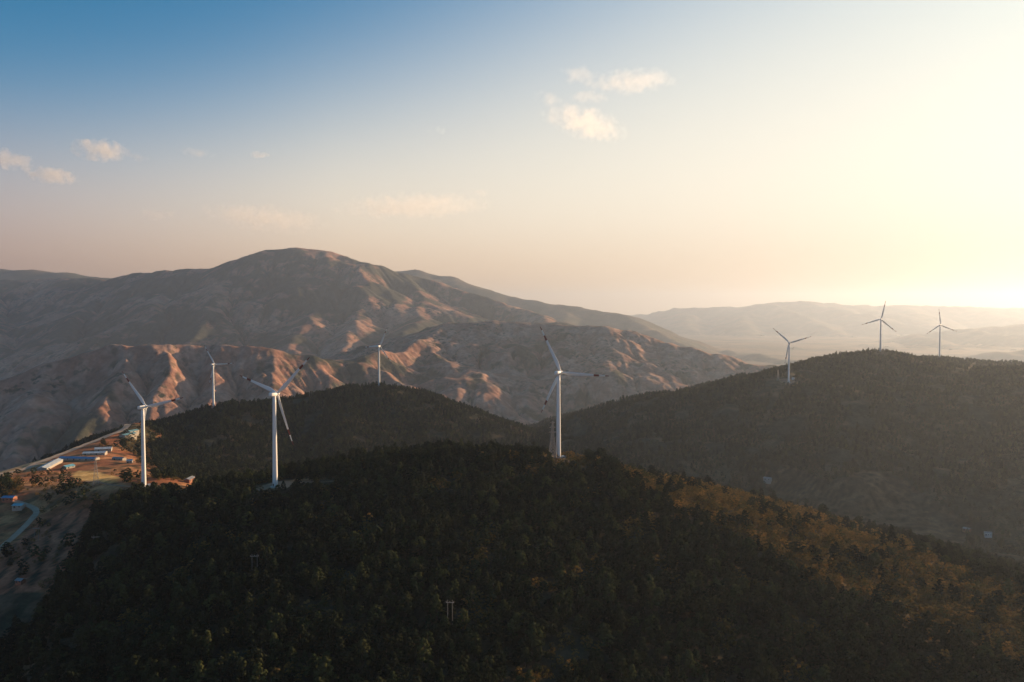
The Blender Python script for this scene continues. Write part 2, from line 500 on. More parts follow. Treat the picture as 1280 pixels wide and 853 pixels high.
def h_field(X, Y):
    z = _field(X, Y)
    best = np.full(X.shape, 1e9); side = np.zeros(X.shape)
    for p, q in zip(RIM[:-1], RIM[1:]):
        dx, dy = q[0] - p[0], q[1] - p[1]
        t = np.clip(((X - p[0]) * dx + (Y - p[1]) * dy) / (dx * dx + dy * dy), 0, 1)
        ex = X - p[0] - t * dx; ey = Y - p[1] - t * dy; d = np.hypot(ex, ey)
        m = d < best; best = np.where(m, d, best); side = np.where(m, dx * ey - dy * ex, side)
    d = np.where(side > 0, np.maximum(best - 12, 0), 0)
    z = z - 0.65 * d * d / (d + 15)
    z = z + 0.9 * fbm(X / 60, Y / 60, 4, 31) + 1.6 * np.maximum(fbm(X / 130, Y / 130, 3, 33), -0.5) * sstep(0, 60, 860 - Y)
    z = np.where((X > -170), z - (X + 170) * 0.4, z)
    return np.maximum(z, FLOOR - 5)

def h_near(X, Y):
    z = ridge_net(X, Y, NEAR, 5.0)
    z = z + 3.2 * fbm(X / 130, Y / 130, 4, 3) + 1.2 * fbm(X / 35, Y / 35, 3, 5)
    xb = np.interp(Y, [380, 505, 545, 590, 660, 735, 800], [-245, -292, -295, -308, -336, -368, -385])      # the wood ends at a bank above the ploughed slope
    z = z - 0.9 * np.maximum(xb - X, 0)
    return np.maximum(z, FLOOR - 5)

def h_mid(X, Y):
    z = ridge_net(X, Y, MID, 6.0)
    z = z + 7 * fbm(X / 210, Y / 210, 4, 11) * sstep(-0.5, 60, CZ - 175 - z + 20) + 1.5 * fbm(X / 50, Y / 50, 3, 12)
    return np.maximum(z, FLOOR - 5)

def h_right(X, Y):
    z = ridge_net(X, Y, RIGHT, 8.0)
    z = z + (22 * fbm(X / 260, Y / 260, 4, 21) - 16 * (ridged(X / 330, Y / 330, 3, 23) - 0.45)) * sstep(0, 80, CZ - 130 - z) + 2.0 * fbm(X / 60, Y / 60, 3, 22)
    # ploughed terraces on the lowest slope
    px, py = to_px(X, Y, z)
    w = in_poly(px, py, TERR) * 1.0
    st = 4.0; fr = z / st - np.floor(z / st)
    zt = st * (np.floor(z / st) + np.where(fr < 0.6, fr * 0.25, 0.15 + (fr - 0.6) * 2.125))
    z = z + (zt - z) * w * 0.9
    return np.maximum(z, FLOOR - 5)

TERR = [(1005,632),(1045,600),(1085,585),(1130,600),(1175,632),(1215,655),(1200,690),(1120,700),(1050,680)]
TERR2 = [(955,590),(990,584),(1035,600),(1030,618),(1000,630),(960,612)]

def h_all(X, Y):
    X = np.atleast_1d(np.asarray(X, float)); Y = np.atleast_1d(np.asarray(Y, float))
    return np.maximum(np.maximum(h_near(X, Y), h_mid(X, Y)), np.maximum(h_right(X, Y), h_field(X, Y)))

def ground(px, py, y0=330.0, y1=2600.0):
    """where the ray through a photo pixel first meets the hills"""
    d = px2dir(px, py); Y = np.arange(y0, y1, 1.5); t = Y / d[1]
    X = d[0] * t; Z = CZ + d[2] * t
    h = h_all(X, Y); k = np.argmax(Z <= h)
    if Z[k] > h[k]: k = len(Y) - 1
    return np.array([X[k], Y[k], h[k]])

def mg(x0, x1, y0, y1, s):
    return np.meshgrid(np.arange(x0, x1 + s, s, dtype=float), np.arange(y0, y1 + s, s, dtype=float))

def lerp3(a, b, t):
    a = np.asarray(a); b = np.asarray(b); return a + (b - a) * np.asarray(t)[..., None]

def slope_of(Z, s):
    gy, gx = np.gradient(Z, s); return np.hypot(gx, gy)

def struct(name, me, mat, label, cat):
    o = link(name, me, mat); tag(o, label, cat, kind='structure'); return o

# ---- ground sheet that reaches the horizon
X, Y = mg(-24000, 24000, -900, 33000, 300.0)
Z = FLOOR - 25 + 22 * fbm(X / 1500, Y / 1500, 4, 51)
me = grid_mesh('ground', X, Y, Z)
vcol(me, 'cover', lerp3((0.09, 0.075, 0.05), (0.17, 0.12, 0.08), sstep(-0.3, 0.3, fbm(X / 900, Y / 900, 4, 52))))
struct('ground', me, M_FAR, 'brown valley ground reaching out between the mountains to the horizon', 'ground')

# ---- near hill
X, Y = mg(-760, 1000, 120, 1100, 5.0)
Z = h_near(X, Y)
px, py = to_px(X, Y, Z)
spur = [(740,565),(860,575),(1000,620),(1290,745),(1290,840),(1150,785),(1000,722),(900,662),(800,608)]
wob = 26 * fbm(X / 60, Y / 60, 4, 401)
dry = in_poly(px + wob, py + wob * 0.8, spur) * 1.0
dry = np.clip(dry + 0.0, 0, 1)
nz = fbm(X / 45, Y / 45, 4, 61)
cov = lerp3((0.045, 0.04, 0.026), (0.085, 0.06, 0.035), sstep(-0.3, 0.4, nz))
cov = lerp3(cov, (0.13, 0.08, 0.036), dry * sstep(-0.5, 0.2, nz))  # soil of the lit flank: low-sun warmth painted into the ground colour
clear3 = np.exp(-(((X - at(700,573,735)[0]) / 24) ** 2 + ((Y - 742) / 26) ** 2))
clear2 = np.exp(-(((X - at(385,603,700)[0]) / 30) ** 2 + ((Y - 706) / 9) ** 2))
cov = lerp3(cov, (0.30, 0.19, 0.10), np.clip(1.3 * np.maximum(clear3, clear2), 0, 1))
me = grid_mesh('near_hill', X, Y, Z); vcol(me, 'cover', cov)
struct('near_hill', me, M_HILL, 'dark wooded hill filling the foreground below the tall front turbines', 'hill')

# ---- middle hill
X, Y = mg(-900, 520, 1020, 2150, 6.0)
Z = h_mid(X, Y); me = grid_mesh('middle_hill', X, Y, Z)
cov = lerp3((0.04, 0.04, 0.026), (0.095, 0.065, 0.038), sstep(-0.2, 0.45, fbm(X / 60, Y / 60, 4, 62)))
vcol(me, 'cover', cov)
struct('middle_hill', me, M_HILL, 'rounded pine covered hill behind the village with a turbine on top', 'hill')

# ---- right hill
X, Y = mg(40, 2750, 900, 2750, 6.0)
Z = h_right(X, Y); px, py = to_px(X, Y, Z)
cov = lerp3((0.04, 0.042, 0.028), (0.09, 0.07, 0.04), sstep(-0.2, 0.5, fbm(X / 80, Y / 80, 4, 63)))
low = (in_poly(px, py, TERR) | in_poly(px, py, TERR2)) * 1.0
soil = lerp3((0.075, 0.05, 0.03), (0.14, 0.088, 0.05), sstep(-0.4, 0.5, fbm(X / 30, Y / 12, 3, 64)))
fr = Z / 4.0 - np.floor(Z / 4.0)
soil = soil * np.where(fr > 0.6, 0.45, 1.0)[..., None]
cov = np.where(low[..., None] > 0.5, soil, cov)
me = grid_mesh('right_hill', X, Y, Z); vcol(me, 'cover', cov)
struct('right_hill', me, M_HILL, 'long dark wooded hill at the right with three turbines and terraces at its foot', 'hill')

# ---- village plateau
X, Y = mg(-1150, -120, 470, 1560, 3.5)
Z = h_field(X, Y); px, py = to_px(X, Y, Z)
n1 = fbm(X / 70, Y / 70, 4, 71); n2 = fbm(X / 18, Y / 18, 4, 72)
cov = lerp3((0.25, 0.10, 0.05), (0.38, 0.19, 0.09), sstep(-0.4, 0.4, n1))
cov = lerp3(cov, (0.07, 0.055, 0.032), 0.85 * sstep(0.12, 0.45, n2 + 0.3 * n1))
straw = in_poly(px, py, [(92,592),(100,588),(120,590),(150,597),(150,603),(130,604),(105,601),(90,598)])
cov = np.where(straw[..., None], lerp3((0.42, 0.27, 0.10), (0.58, 0.40, 0.17), sstep(-0.4, 0.4, n2)), cov)
cov = np.where(in_poly(px, py, [(0,605),(60,600),(90,606),(150,606),(150,613),(90,612),(0,613)])[..., None], lerp3((0.30, 0.15, 0.07), (0.40, 0.22, 0.11), sstep(-.4, .4, n2)), cov)
rimw = in_poly(px, py, [(-5,583),(60,571),(60,580),(20,591),(-5,598)])
cov = np.where(rimw[..., None], lerp3((0.32, 0.21, 0.11), (0.44, 0.30, 0.17), sstep(-.4, .4, n2)), cov)
dk = in_poly(px, py, [(-10,598),(25,600),(28,612),(10,622),(-10,622)]) | in_poly(px, py, [(150,530),(190,530),(200,560),(175,572),(150,556)])
cov = np.where(dk[..., None], lerp3((0.045, 0.045, 0.028), (0.09, 0.07, 0.04), sstep(-.4, .4, n2)), cov)
# ploughed red strips below the road bend
strip = in_poly(px, py, [(-20,715),(40,660),(75,642),(112,636),(118,655),(98,690),(88,725),(30,745),(-20,750)])
u = (X * 0.93 + Y * 0.36) / 15.0 + 0.35 * n1
st = sstep(0.25, 0.45, np.abs((u - np.floor(u)) - 0.5) + 0.25 * n2)
cov = np.where(strip[..., None], lerp3((0.36, 0.14, 0.08), (0.06, 0.045, 0.03), st), cov)
grn = in_poly(px, py, [(-10,745),(50,740),(70,760),(40,790),(-10,800)])
cov = np.where(grn[..., None], lerp3((0.06, 0.055, 0.035), (0.13, 0.08, 0.05), sstep(-.3, .3, n2)), cov)
me = grid_mesh('village_field', X, Y, Z); vcol(me, 'cover', cov)
struct('village_field', me, M_HILL, 'sunlit brown farm plateau with sheds at the left below the mountains', 'field')

# ---- the mountain range, carved by running water
def erode(Z, s, kdt, m, iters, sweep):
    ny, nx = Z.shape; n = nx * ny
    offs = [(-1,-1),(-1,0),(-1,1),(0,-1),(0,1),(1,-1),(1,0),(1,1)]
    idx = np.arange(n).reshape(ny, nx)
    inner = np.zeros((ny, nx), bool); inner[1:-1, 1:-1] = True
    for it in range(iters):
        best = np.zeros((ny - 2, nx - 2)); rec = idx[1:-1, 1:-1].copy(); dist = np.full((ny - 2, nx - 2), s)
        for dy, dx in offs:
            L = s * math.hypot(dx, dy)
            g = (Z[1:-1, 1:-1] - Z[1 + dy:ny - 1 + dy, 1 + dx:nx - 1 + dx]) / L
            b = g > best
            best = np.where(b, g, best); rec = np.where(b, idx[1 + dy:ny - 1 + dy, 1 + dx:nx - 1 + dx], rec); dist = np.where(b, L, dist)
        r = idx.copy(); r[1:-1, 1:-1] = rec; dd = np.full((ny, nx), s); dd[1:-1, 1:-1] = dist
        order = np.argsort(-Z.ravel()).tolist(); rl = r.ravel().tolist()
        A = [s * s] * n
        for i in order:
            j = rl[i]
            if j != i: A[j] += A[i]
        A = np.array(A)
        f = (kdt * A ** m / dd.ravel()).tolist()
        h = Z.ravel().tolist()
        for i in reversed(order):
            j = rl[i]
            if j != i:
                hj = h[j]
                if h[i] > hj: h[i] = (h[i] + f[i] * hj) / (1 + f[i])
        Z = np.array(h).reshape(ny, nx)
        if sweep:
            lap = np.zeros_like(Z)
            lap[1:-1, 1:-1] = Z[:-2, 1:-1] + Z[2:, 1:-1] + Z[1:-1, :-2] + Z[1:-1, 2:] - 4 * Z[1:-1, 1:-1]
            Z = Z + sweep * lap
    return Z, A.reshape(ny, nx)

def carve(lines, x0, x1, y0, y1, S, k, seed, kdt, foot):
    X, Y = mg(x0, x1, y0, y1, S)
    wx = X + 80 * k * fbm(X / 700 / k, Y / 700 / k, 3, seed); wy = Y + 80 * k * fbm(X / 700 / k, Y / 700 / k, 3, seed + 1)
    Z = ridge_net(wx, wy, lines, 10.0)
    top = max(p[2] for l in lines for p in l[0])
    Z = Z + (30 * fbm(X / 520 / k, Y / 520 / k, 5, seed + 2, 0.55) - 28 * (ridged(X / 420 / k, Y / 420 / k, 3, seed + 3) - 0.45)) * sstep(0, 150, top - Z + 30)
    Z = np.maximum(Z, FLOOR - 10 + 6 * fbm(X / 300, Y / 300, 3, seed + 4) + (Y - y0) * foot)
    Z0 = Z.copy()
    Z, A = erode(Z, S, kdt, 0.45, 10, 0.018)
    Z = np.minimum(Z, Z0) + 1.6 * fbm(X / 45, Y / 45, 3, seed + 5)
    return X, Y, Z, A

def mountain_cover(X, Y, Z, A, S, seed, k, lift, farmland):
    sl = slope_of(Z, S); hgt = Z - CZ
    n1 = fbm(X / 600 / k, Y / 600 / k, 5, seed); n2 = fbm(X / 120 / k, Y / 120 / k, 5, seed + 1); n3 = fbm(X / 38, Y / 38, 3, seed + 2)
    green = sstep(-0.05, 0.35, n1 * 0.7 + n2 * 0.55 + lift - 0.1 + 0.12 * n3 + 0.25 * sstep(8.0, 11.0, np.log(A)))
    bare = lerp3((0.28, 0.15, 0.11), (0.38, 0.235, 0.18), sstep(-0.4, 0.4, n2 + 0.5 * n3))
    cov = lerp3(bare, (0.05, 0.058, 0.042), green * 0.94)
    if farmland:
        farm = sstep(0.30, 0.15, sl) * sstep(-260, -80, hgt)
        patch = np.floor(fbm(X / 150, Y / 60, 3, seed + 3) * 5) / 5
        cov = lerp3(cov, lerp3((0.18, 0.12, 0.08), (0.52, 0.35, 0.24), sstep(-0.5, 0.5, patch)), farm * sstep(-0.35, 0.05, n2 + 0.3))
    return cov

X, Y, Z, A = carve(FRONT, -3000, 2050, 2500, 5500, 8.5, 1.0, 81, 0.075, 0.01)
me = grid_mesh('front_mountain', X, Y, Z, keep=Z > FLOOR - 18); vcol(me, 'cover', mountain_cover(X, Y, Z, A, 8.5, 86, 1.0, -0.04, True))
struct('front_mountain', me, M_MOUNT, 'reddish brown gullied ridge with pale fields on top behind the left turbines', 'mountain')
X, Y, Z, A = carve(MAIN, -8300, 1500, 5600, 10300, 18.0, 1.5, 91, 0.07, 0.0)
me = grid_mesh('main_mountain', X, Y, Z, keep=Z > FLOOR - 18); vcol(me, 'cover', mountain_cover(X, Y, Z, A, 18.0, 96, 1.5, 0.34, False))
struct('main_mountain', me, M_MOUNT, 'broad dark mountain with a rounded summit, highest in the picture', 'mountain')

# ---- ridges farther back, each its own
def far_ridge(name, pts, sn, sf, rd, S, pad, label, seed, amp, far=1.0):
    S *= far; pad *= far; rd *= far; amp *= far ** 0.6
    P = pl(*[(a, b, c * far) for a, b, c in pts]); xs = [p[0] for p in P]; ys = [p[1] for p in P]
    X, Y = mg(min(xs), max(xs), min(ys) - pad, max(ys) + pad * 0.5, S)
    wx = X + amp * 2 * fbm(X / 900, Y / 900, 3, seed); wy = Y + amp * 4 * fbm(X / 900, Y / 900, 3, seed + 1)
    lines = [(P, sn, sf, rd)]
    for i in range(1, len(P) - 1):
        p = P[i]; q = np.array([p[0] + (p[0] * 0.0) + ((i * 37) % 5 - 2) * pad * 0.12, p[1] - pad * 0.8, FLOOR])
        lines.append(([p, 0.5 * (p + q) + np.array([0, 0, 25]), q], sn, sn, rd * 0.5))
    Z = ridge_net(wx, wy, lines, 15.0) + amp * 0.5 * fbm(X / 400, Y / 400, 5, seed + 2)
    Z = Z - amp * 1.2 * (ridged(X / 700, Y / 700, 4, seed + 3) - 0.5) * sstep(0, 300, 40 + np.abs(wy - np.interp(X, xs, ys)))
    Z = np.maximum(Z, FLOOR - 40)
    me = grid_mesh(name, X, Y, Z, keep=Z > FLOOR - 39)
    n = fbm(X / 500, Y / 500, 4, seed + 4)
    vcol(me, 'cover', lerp3((0.07, 0.07, 0.05), (0.13, 0.10, 0.07), sstep(-0.25, 0.4, n)))
    struct(name, me, M_FAR, label, 'ridge')

far_ridge('far_ridge', [(430,352,9000),(480,341,9000),(520,338,8900),(560,347,8800),(600,362,8600),(640,372,8500),(700,381,8300),(770,392,8000),(830,414,7700),(900,440,7400),(980,470,7200)],
          0.4, 0.5, 90, 45.0, 2200, 'hazy sloping ridge just behind the right side of the main mountain', 101, 30, 1.4)
far_ridge('far_ridge', [(690,402,14000),(760,396,13500),(820,392,13000),(850,386,12800),(900,384,12600),(930,384,12400),(960,379,12200),(1000,377,12200),(1040,380,12200),(1060,382,12200),(1130,382,12400),(1200,384,12500),(1300,386,12500),(1450,380,12500)],
          0.35, 0.4, 200, 80.0, 3500, 'pale farthest ridge along the bright horizon at the right', 111, 45, 1.9)
far_ridge('far_ridge', [(860,470,8600),(920,452,8500),(980,440,8500),(1040,432,8500),(1090,426,8400),(1140,419,8300),(1200,411,8200),(1280,406,8200),(1450,400,8200)],
          0.35, 0.4, 120, 50.0, 2300, 'hazy middle ridge seen behind the two far right turbines', 121, 35, 1.8)
far_ridge('far_ridge', [(1130,458,5600),(1180,449,5600),(1240,441,5500),(1290,437,5500),(1450,425,5500)],
          0.35, 0.4, 90, 35.0, 1500, 'nearest hazy ridge rising at the right edge of the photo', 131, 25, 1.6)
far_ridge('far_ridge', [(-500,325,13000),(-250,330,12500),(-60,336,12500),(30,338,12500),(90,342,12500),(150,350,12500),(260,358,12500),(400,362,12500),(560,368,12500),(700,384,13000)],
          0.35, 0.4, 200, 90.0, 3500, 'faint bluish ridge above the left shoulder of the mountains', 141, 40)

# ---- haze: even pale air round the whole place
m = bpy.data.materials.new('haze_air'); m.use_nodes = True; nt = m.node_tree; nt.nodes.clear()
pv = nt.nodes.new('ShaderNodeVolumePrincipled'); mo = nt.nodes.new('ShaderNodeOutputMaterial')
pv.inputs['Color'].default_value = (0.45, 0.55, 0.71, 1)
pv.inputs['Density'].default_value = HAZE
pv.inputs['Anisotropy'].default_value = 0.52
nt.links.new(pv.outputs[0], mo.inputs['Volume'])
hz = MB(); hz.box(-26000, 26000, -1200, 34000, FLOOR - 140, CZ + 770)
tag(hz.build('haze', m), 'pale warm haze hanging between the hills and mountains', 'haze', kind='stuff')

# ================================================================== ROADS
def drape(name, pix, width, label, lift=0.3, step=6.0, fade=0.0):
    P = [ground(*p) for p in pix]
    pts = []
    for p, q in zip(P[:-1], P[1:]):
        n = max(2, int(np.hypot(*(q - p)[:2]) / step))
        for i in range(n): pts.append(p + (q - p) * i / n)
    pts.append(P[-1]); pts = np.array(pts)[:, :2]
    for _ in range(6): pts[1:-1] = 0.25 * pts[:-2] + 0.5 * pts[1:-1] + 0.25 * pts[2:]
    t = np.gradient(pts, axis=0); t /= np.linalg.norm(t, axis=1)[:, None] + 1e-6
    nrm = np.c_[-t[:, 1], t[:, 0]]
    cols = np.linspace(-0.5, 0.5, 5)
    w = width * (1 + 0.18 * fbm(np.arange(len(pts)) / 4.0, np.zeros(len(pts)), 3, 200))
    G = pts[:, None, :] + nrm[:, None, :] * (cols[None, :, None] * w[:, None, None])
    Zr = h_all(G[..., 0].ravel(), G[..., 1].ravel()).reshape(G.shape[:2])
    Zr = np.maximum(Zr, Zr.max(1, keepdims=True) - 0.5) + lift
    me = grid_mesh(name, G[..., 0], G[..., 1], Zr)
    struct(name, me, M_ROAD if name == 'road' else M_TRACK, label, 'road')

drape('road', [(-60,614),(-5,594),(25,589),(50,578),(75,569),(105,557),(135,545),(160,533),(174,528)], 11.0,
      'pale gravel road climbing along the edge of the village plateau')
drape('road', [(-30,614),(-8,618),(14,626),(30,631),(48,638),(44,647),(30,660),(12,677),(-6,693),(-40,722)], 6.5,
      'pale concrete road with a sharp bend at the lower left edge')
drape('track', [(66,603),(90,604),(110,602),(128,606),(150,608),(172,610)], 3.0, 'thin dirt track crossing the lit field to the left turbine')
drape('track', [(349,606),(380,604),(420,602)], 5.0, 'short bare access track beside the second turbine from the left')

def pad(px, py, D, r, label, seed):
    c = at(px, py, D); n = 28; rings = [0.0, 0.35, 0.7, 1.0]
    a = np.arange(n + 1) * 2 * np.pi / n
    rad = r * (1 + 0.16 * np.sin(2 * a + seed) + 0.1 * np.sin(3 * a + 2 * seed) + 0.05 * np.sin(7 * a))
    Xp = c[0] + np.outer(rings, np.cos(a) * rad); Yp = c[1] + np.outer(rings, np.sin(a) * rad)
    Zp = h_all(Xp.ravel(), Yp.ravel()).reshape(Xp.shape) + 0.6
    struct('gravel_pad', grid_mesh('gravel_pad', Xp, Yp, Zp), M_TRACK, label, 'pad')
pad(180,611,800,17,'bare earth pad round the foot of the leftmost front turbine',1.0)
pad(344,605,695,14,'bare earth pad round the foot of the second turbine from the left',2.0)
pad(698,573,735,16,'bare earth pad round the foot of the turbine on the near crest',3.0)
pad(986,474,1765,20,'bare earth pad round the foot of the turbine on the right hill flank',4.0)

# ================================================================== TREES
def crown_mesh(name, seed, h, w, base, nclump, nleaf, ls, conic):
    g = np.random.default_rng(seed)
    V = []; n = 0
    ph = g.uniform(0, 6.28, 3)
    for c in range(nclump):
        t = (c + g.uniform(0.1, 0.9)) / nclump                     # 0 bottom .. 1 top
        prof = (1 - t) ** conic * (0.55 + 0.45 * min(1, t * 5)) if conic else math.sqrt(max(0.02, 1 - (2 * t - 0.85) ** 2 * 0.75))
        a = c * 2.399 + g.uniform(-0.5, 0.5)
        lump = 1 + 0.22 * math.sin(2 * a + ph[0]) + 0.15 * math.sin(3 * a + ph[1])
        rr = w * prof * g.uniform(0.45, 1.0) * lump
        C = np.array([math.cos(a) * rr, math.sin(a) * rr, base + (h - base) * t])
        cr = w * g.uniform(0.28, 0.46) * (1.1 - 0.45 * t)
        d = g.normal(size=(nleaf, 3)); d /= np.linalg.norm(d, axis=1)[:, None]
        d[:, 2] = np.abs(d[:, 2]) * 0.9 - 0.25
        P = C + d * cr * g.uniform(0.55, 1.0, (nleaf, 1)) * np.array([1, 1, 0.72])
        nn = d + (P - np.array([0, 0, base + (h - base) * 0.35])) / (2.2 * w) + g.normal(size=(nleaf, 3)) * 0.22; nn /= np.linalg.norm(nn, axis=1)[:, None]
        u = np.cross(nn, g.normal(size=(nleaf, 3))); u /= np.linalg.norm(u, axis=1)[:, None] + 1e-6
        v = np.cross(nn, u); s = ls * g.uniform(0.6, 1.3, (nleaf, 1))
        V.append(np.stack([P - u * s, P - v * s * 0.55, P + u * s, P + v * s * 0.55], 1))
    V = np.concatenate(V).reshape(-1, 3)
    me = bpy.data.meshes.new(name); q = len(V) // 4
    me.vertices.add(len(V)); me.vertices.foreach_set('co', V.astype(np.float32).ravel())
    me.loops.add(len(V)); me.loops.foreach_set('vertex_index', np.arange(len(V), dtype=np.int32))
    me.polygons.add(q); me.polygons.foreach_set('loop_start', np.arange(0, len(V), 4, dtype=np.int32))
    me.update(calc_edges=True)
    return me

def trunk_mesh(name, seed, h, r, w, base):
    g = random.Random(seed); m = MB()
    p = Vector((0, 0, -1.2)); k = 4
    for i in range(k):
        q = Vector((g.uniform(-.25, .25) * (i + 1) * .6, g.uniform(-.25, .25) * (i + 1) * .6, h * 0.92 * (i + 1) / k))
        m.bar(p, q, r * (1 - i / k * .8), r * (1 - (i + 1) / k * .8), 6); p = q
    for i in range(6):
        t = g.uniform(.35, .85); a = g.uniform(0, 6.28); z = h * t
        m.bar((0, 0, z), (math.cos(a) * w * .7 * (1.1 - t), math.sin(a) * w * .7 * (1.1 - t), z + h * .1), r * .3, r * .1, 5)
    return m.mesh(name)

PINES = []
for i in range(8):
    h = [11.5, 10, 12, 9, 11, 8.5, 12.5, 10.5][i]; w = [3.6, 4.4, 3.5, 4.6, 4.2, 3.9, 3.3, 4.8][i]
    con = [0.4, 0, 0.55, 0, 0.35, 0, 0.6, 0][i]
    b = h * [0.25, .34, .2, .3, .3, .28, .2, .36][i]
    cm = crown_mesh('crown', 40 + i, h, w, b, 24, 40, 0.55, con); cm.materials.append(M_PINE)
    tm = trunk_mesh('trunk', 60 + i, h, 0.24, w, b); tm.materials.append(M_BARK)
    PINES.append((cm, tm))
FARP = []
for i in range(5):
    h = [10, 11, 12.5, 9, 11][i]; w = [3.9, 4.3, 3.8, 3.9, 4.4][i]
    cm = crown_mesh('far_crown', 140 + i, h, w, h * .22, 16, 15, 0.9, [0, .6, .8, 0, .5][i]); cm.materials.append(M_PINE)
    FARP.append(cm)
BUSH = []
for i in range(4):
    cm = crown_mesh('bush', 240 + i, [3.2, 2.4, 4.2, 2.8][i], [2.0, 1.8, 2.2, 2.3][i], 0.2, 11, 20, 0.36, 0); cm.materials.append(M_SHRUB)
    BUSH.append(cm)

def jitter_points(x0, x1, y0, y1, s, seed):
    g = np.random.default_rng(seed)
    X, Y = np.meshgrid(np.arange(x0, x1, s), np.arange(y0, y1, s))
    return (X + g.uniform(-.48, .48, X.shape) * s).ravel(), (Y + g.uniform(-.48, .48, Y.shape) * s).ravel()

def seen(px, py, m=150):
    return (px > -m) & (px < 1280 + m) & (py < 853 + 260)

def scatter(name, meshes, X, Y, Z, lo, hi, label, cat, seed, tilt=0.06):
    """one uncountable mass of vegetation: instances on points"""
    g = np.random.default_rng(seed); n = len(X)
    me = bpy.data.meshes.new(name)
    me.vertices.add(n); me.vertices.foreach_set('co', np.stack([X, Y, Z - 0.3], -1).astype(np.float32).ravel())
    k = g.uniform(0, 1, n) ** 1.3
    s = lo + (hi - lo) * k
    scl = np.stack([s * g.uniform(.85, 1.15, n), s * g.uniform(.85, 1.15, n), s * g.uniform(.85, 1.2, n)], -1)
    rot = np.stack([g.normal(0, tilt, n), g.normal(0, tilt, n), g.uniform(0, 6.283, n)], -1)
    a = me.attributes.new('scl', 'FLOAT_VECTOR', 'POINT'); a.data.foreach_set('vector', scl.astype(np.float32).ravel())
    a = me.attributes.new('rot', 'FLOAT_VECTOR', 'POINT'); a.data.foreach_set('vector', rot.astype(np.float32).ravel())
    a = me.attributes.new('vid', 'INT', 'POINT'); a.data.foreach_set('value', g.integers(0, len(meshes), n).astype(np.int32))
    me.update()
    o = link(name, me); tag(o, label, cat, kind='stuff')
    ng = bpy.data.node_groups.new(name + '_nodes', 'GeometryNodeTree')
    ng.interface.new_socket('Geometry', in_out='INPUT', socket_type='NodeSocketGeometry')
    ng.interface.new_socket('Geometry', in_out='OUTPUT', socket_type='NodeSocketGeometry')
    gi = ng.nodes.new('NodeGroupInput'); go = ng.nodes.new('NodeGroupOutput')
    mp = ng.nodes.new('GeometryNodeMeshToPoints'); ip = ng.nodes.new('GeometryNodeInstanceOnPoints')
    jn = ng.nodes.new('GeometryNodeJoinGeometry')
    for ob in meshes:
        oi = ng.nodes.new('GeometryNodeObjectInfo'); oi.inputs['Object'].default_value = ob; oi.inputs['As Instance'].default_value = False
        gt = ng.nodes.new('GeometryNodeGeometryToInstance')
        ng.links.new(oi.outputs['Geometry'], gt.inputs[0]); ng.links.new(gt.outputs[0], jn.inputs[0])
    def attr(nm, typ):
        q = ng.nodes.new('GeometryNodeInputNamedAttribute'); q.data_type = typ; q.inputs[0].default_value = nm; return q.outputs[0]
    ng.links.new(gi.outputs[0], mp.inputs[0]); ng.links.new(mp.outputs[0], ip.inputs['Points'])
    ng.links.new(jn.outputs[0], ip.inputs['Instance'])
    ip.inputs['Pick Instance'].default_value = True
    ng.links.new(attr('vid', 'INT'), ip.inputs['Instance Index'])
    er = ng.nodes.new('FunctionNodeEulerToRotation')
    ng.links.new(attr('rot', 'FLOAT_VECTOR'), er.inputs[0]); ng.links.new(er.outputs[0], ip.inputs['Rotation'])
    ng.links.new(attr('scl', 'FLOAT_VECTOR'), ip.inputs['Scale'])
    ng.links.new(ip.outputs[0], go.inputs[0])
    md = o.modifiers.new('scatter', 'NODES'); md.node_group = ng
    return o

def source(me):
    return bpy.data.objects.new(me.name + '_source', me)       # never linked: only a mesh holder for the scatter nodes

def pine_source(cm, tm):
    # crown and trunk in one mesh for the mass behind the single trees
    nv = len(cm.vertices); a = np.empty(nv * 3, np.float32); cm.vertices.foreach_get('co', a)
    m = bpy.data.meshes.new('pine_mass')
    vs = [tuple(p) for p in a.reshape(-1, 3)] + [tuple(v.co) for v in tm.vertices]
    fs = [tuple(p.vertices) for p in cm.polygons] + [tuple(i + nv for i in p.vertices) for p in tm.polygons]
    m.from_pydata(vs, [], fs); m.materials.append(M_PINE); m.materials.append(M_BARK)
    m.polygons.foreach_set('material_index', np.r_[np.zeros(len(cm.polygons), np.int32), np.ones(len(tm.polygons), np.int32)])
    m.update(); return source(m)

SRC_NEAR = [pine_source(*p) for p in PINES]
SRC_FAR = [source(c) for c in FARP]
SRC_BUSH = [source(c) for c in BUSH]

T_BASE = [((180,611),800),((344,605),695),((698,573),735),((267,506),1650),((474,478),1850),((986,474),1765),((1100.5,437),2017),((1174.5,440),2383)]
T_XY = [at(*b, D)[:2] for b, D in T_BASE]
def off_turbines(X, Y, r):
    k = np.ones(len(X), bool)
    for (tx, ty) in T_XY: k &= np.hypot(X - tx, Y - ty) > r
    return k

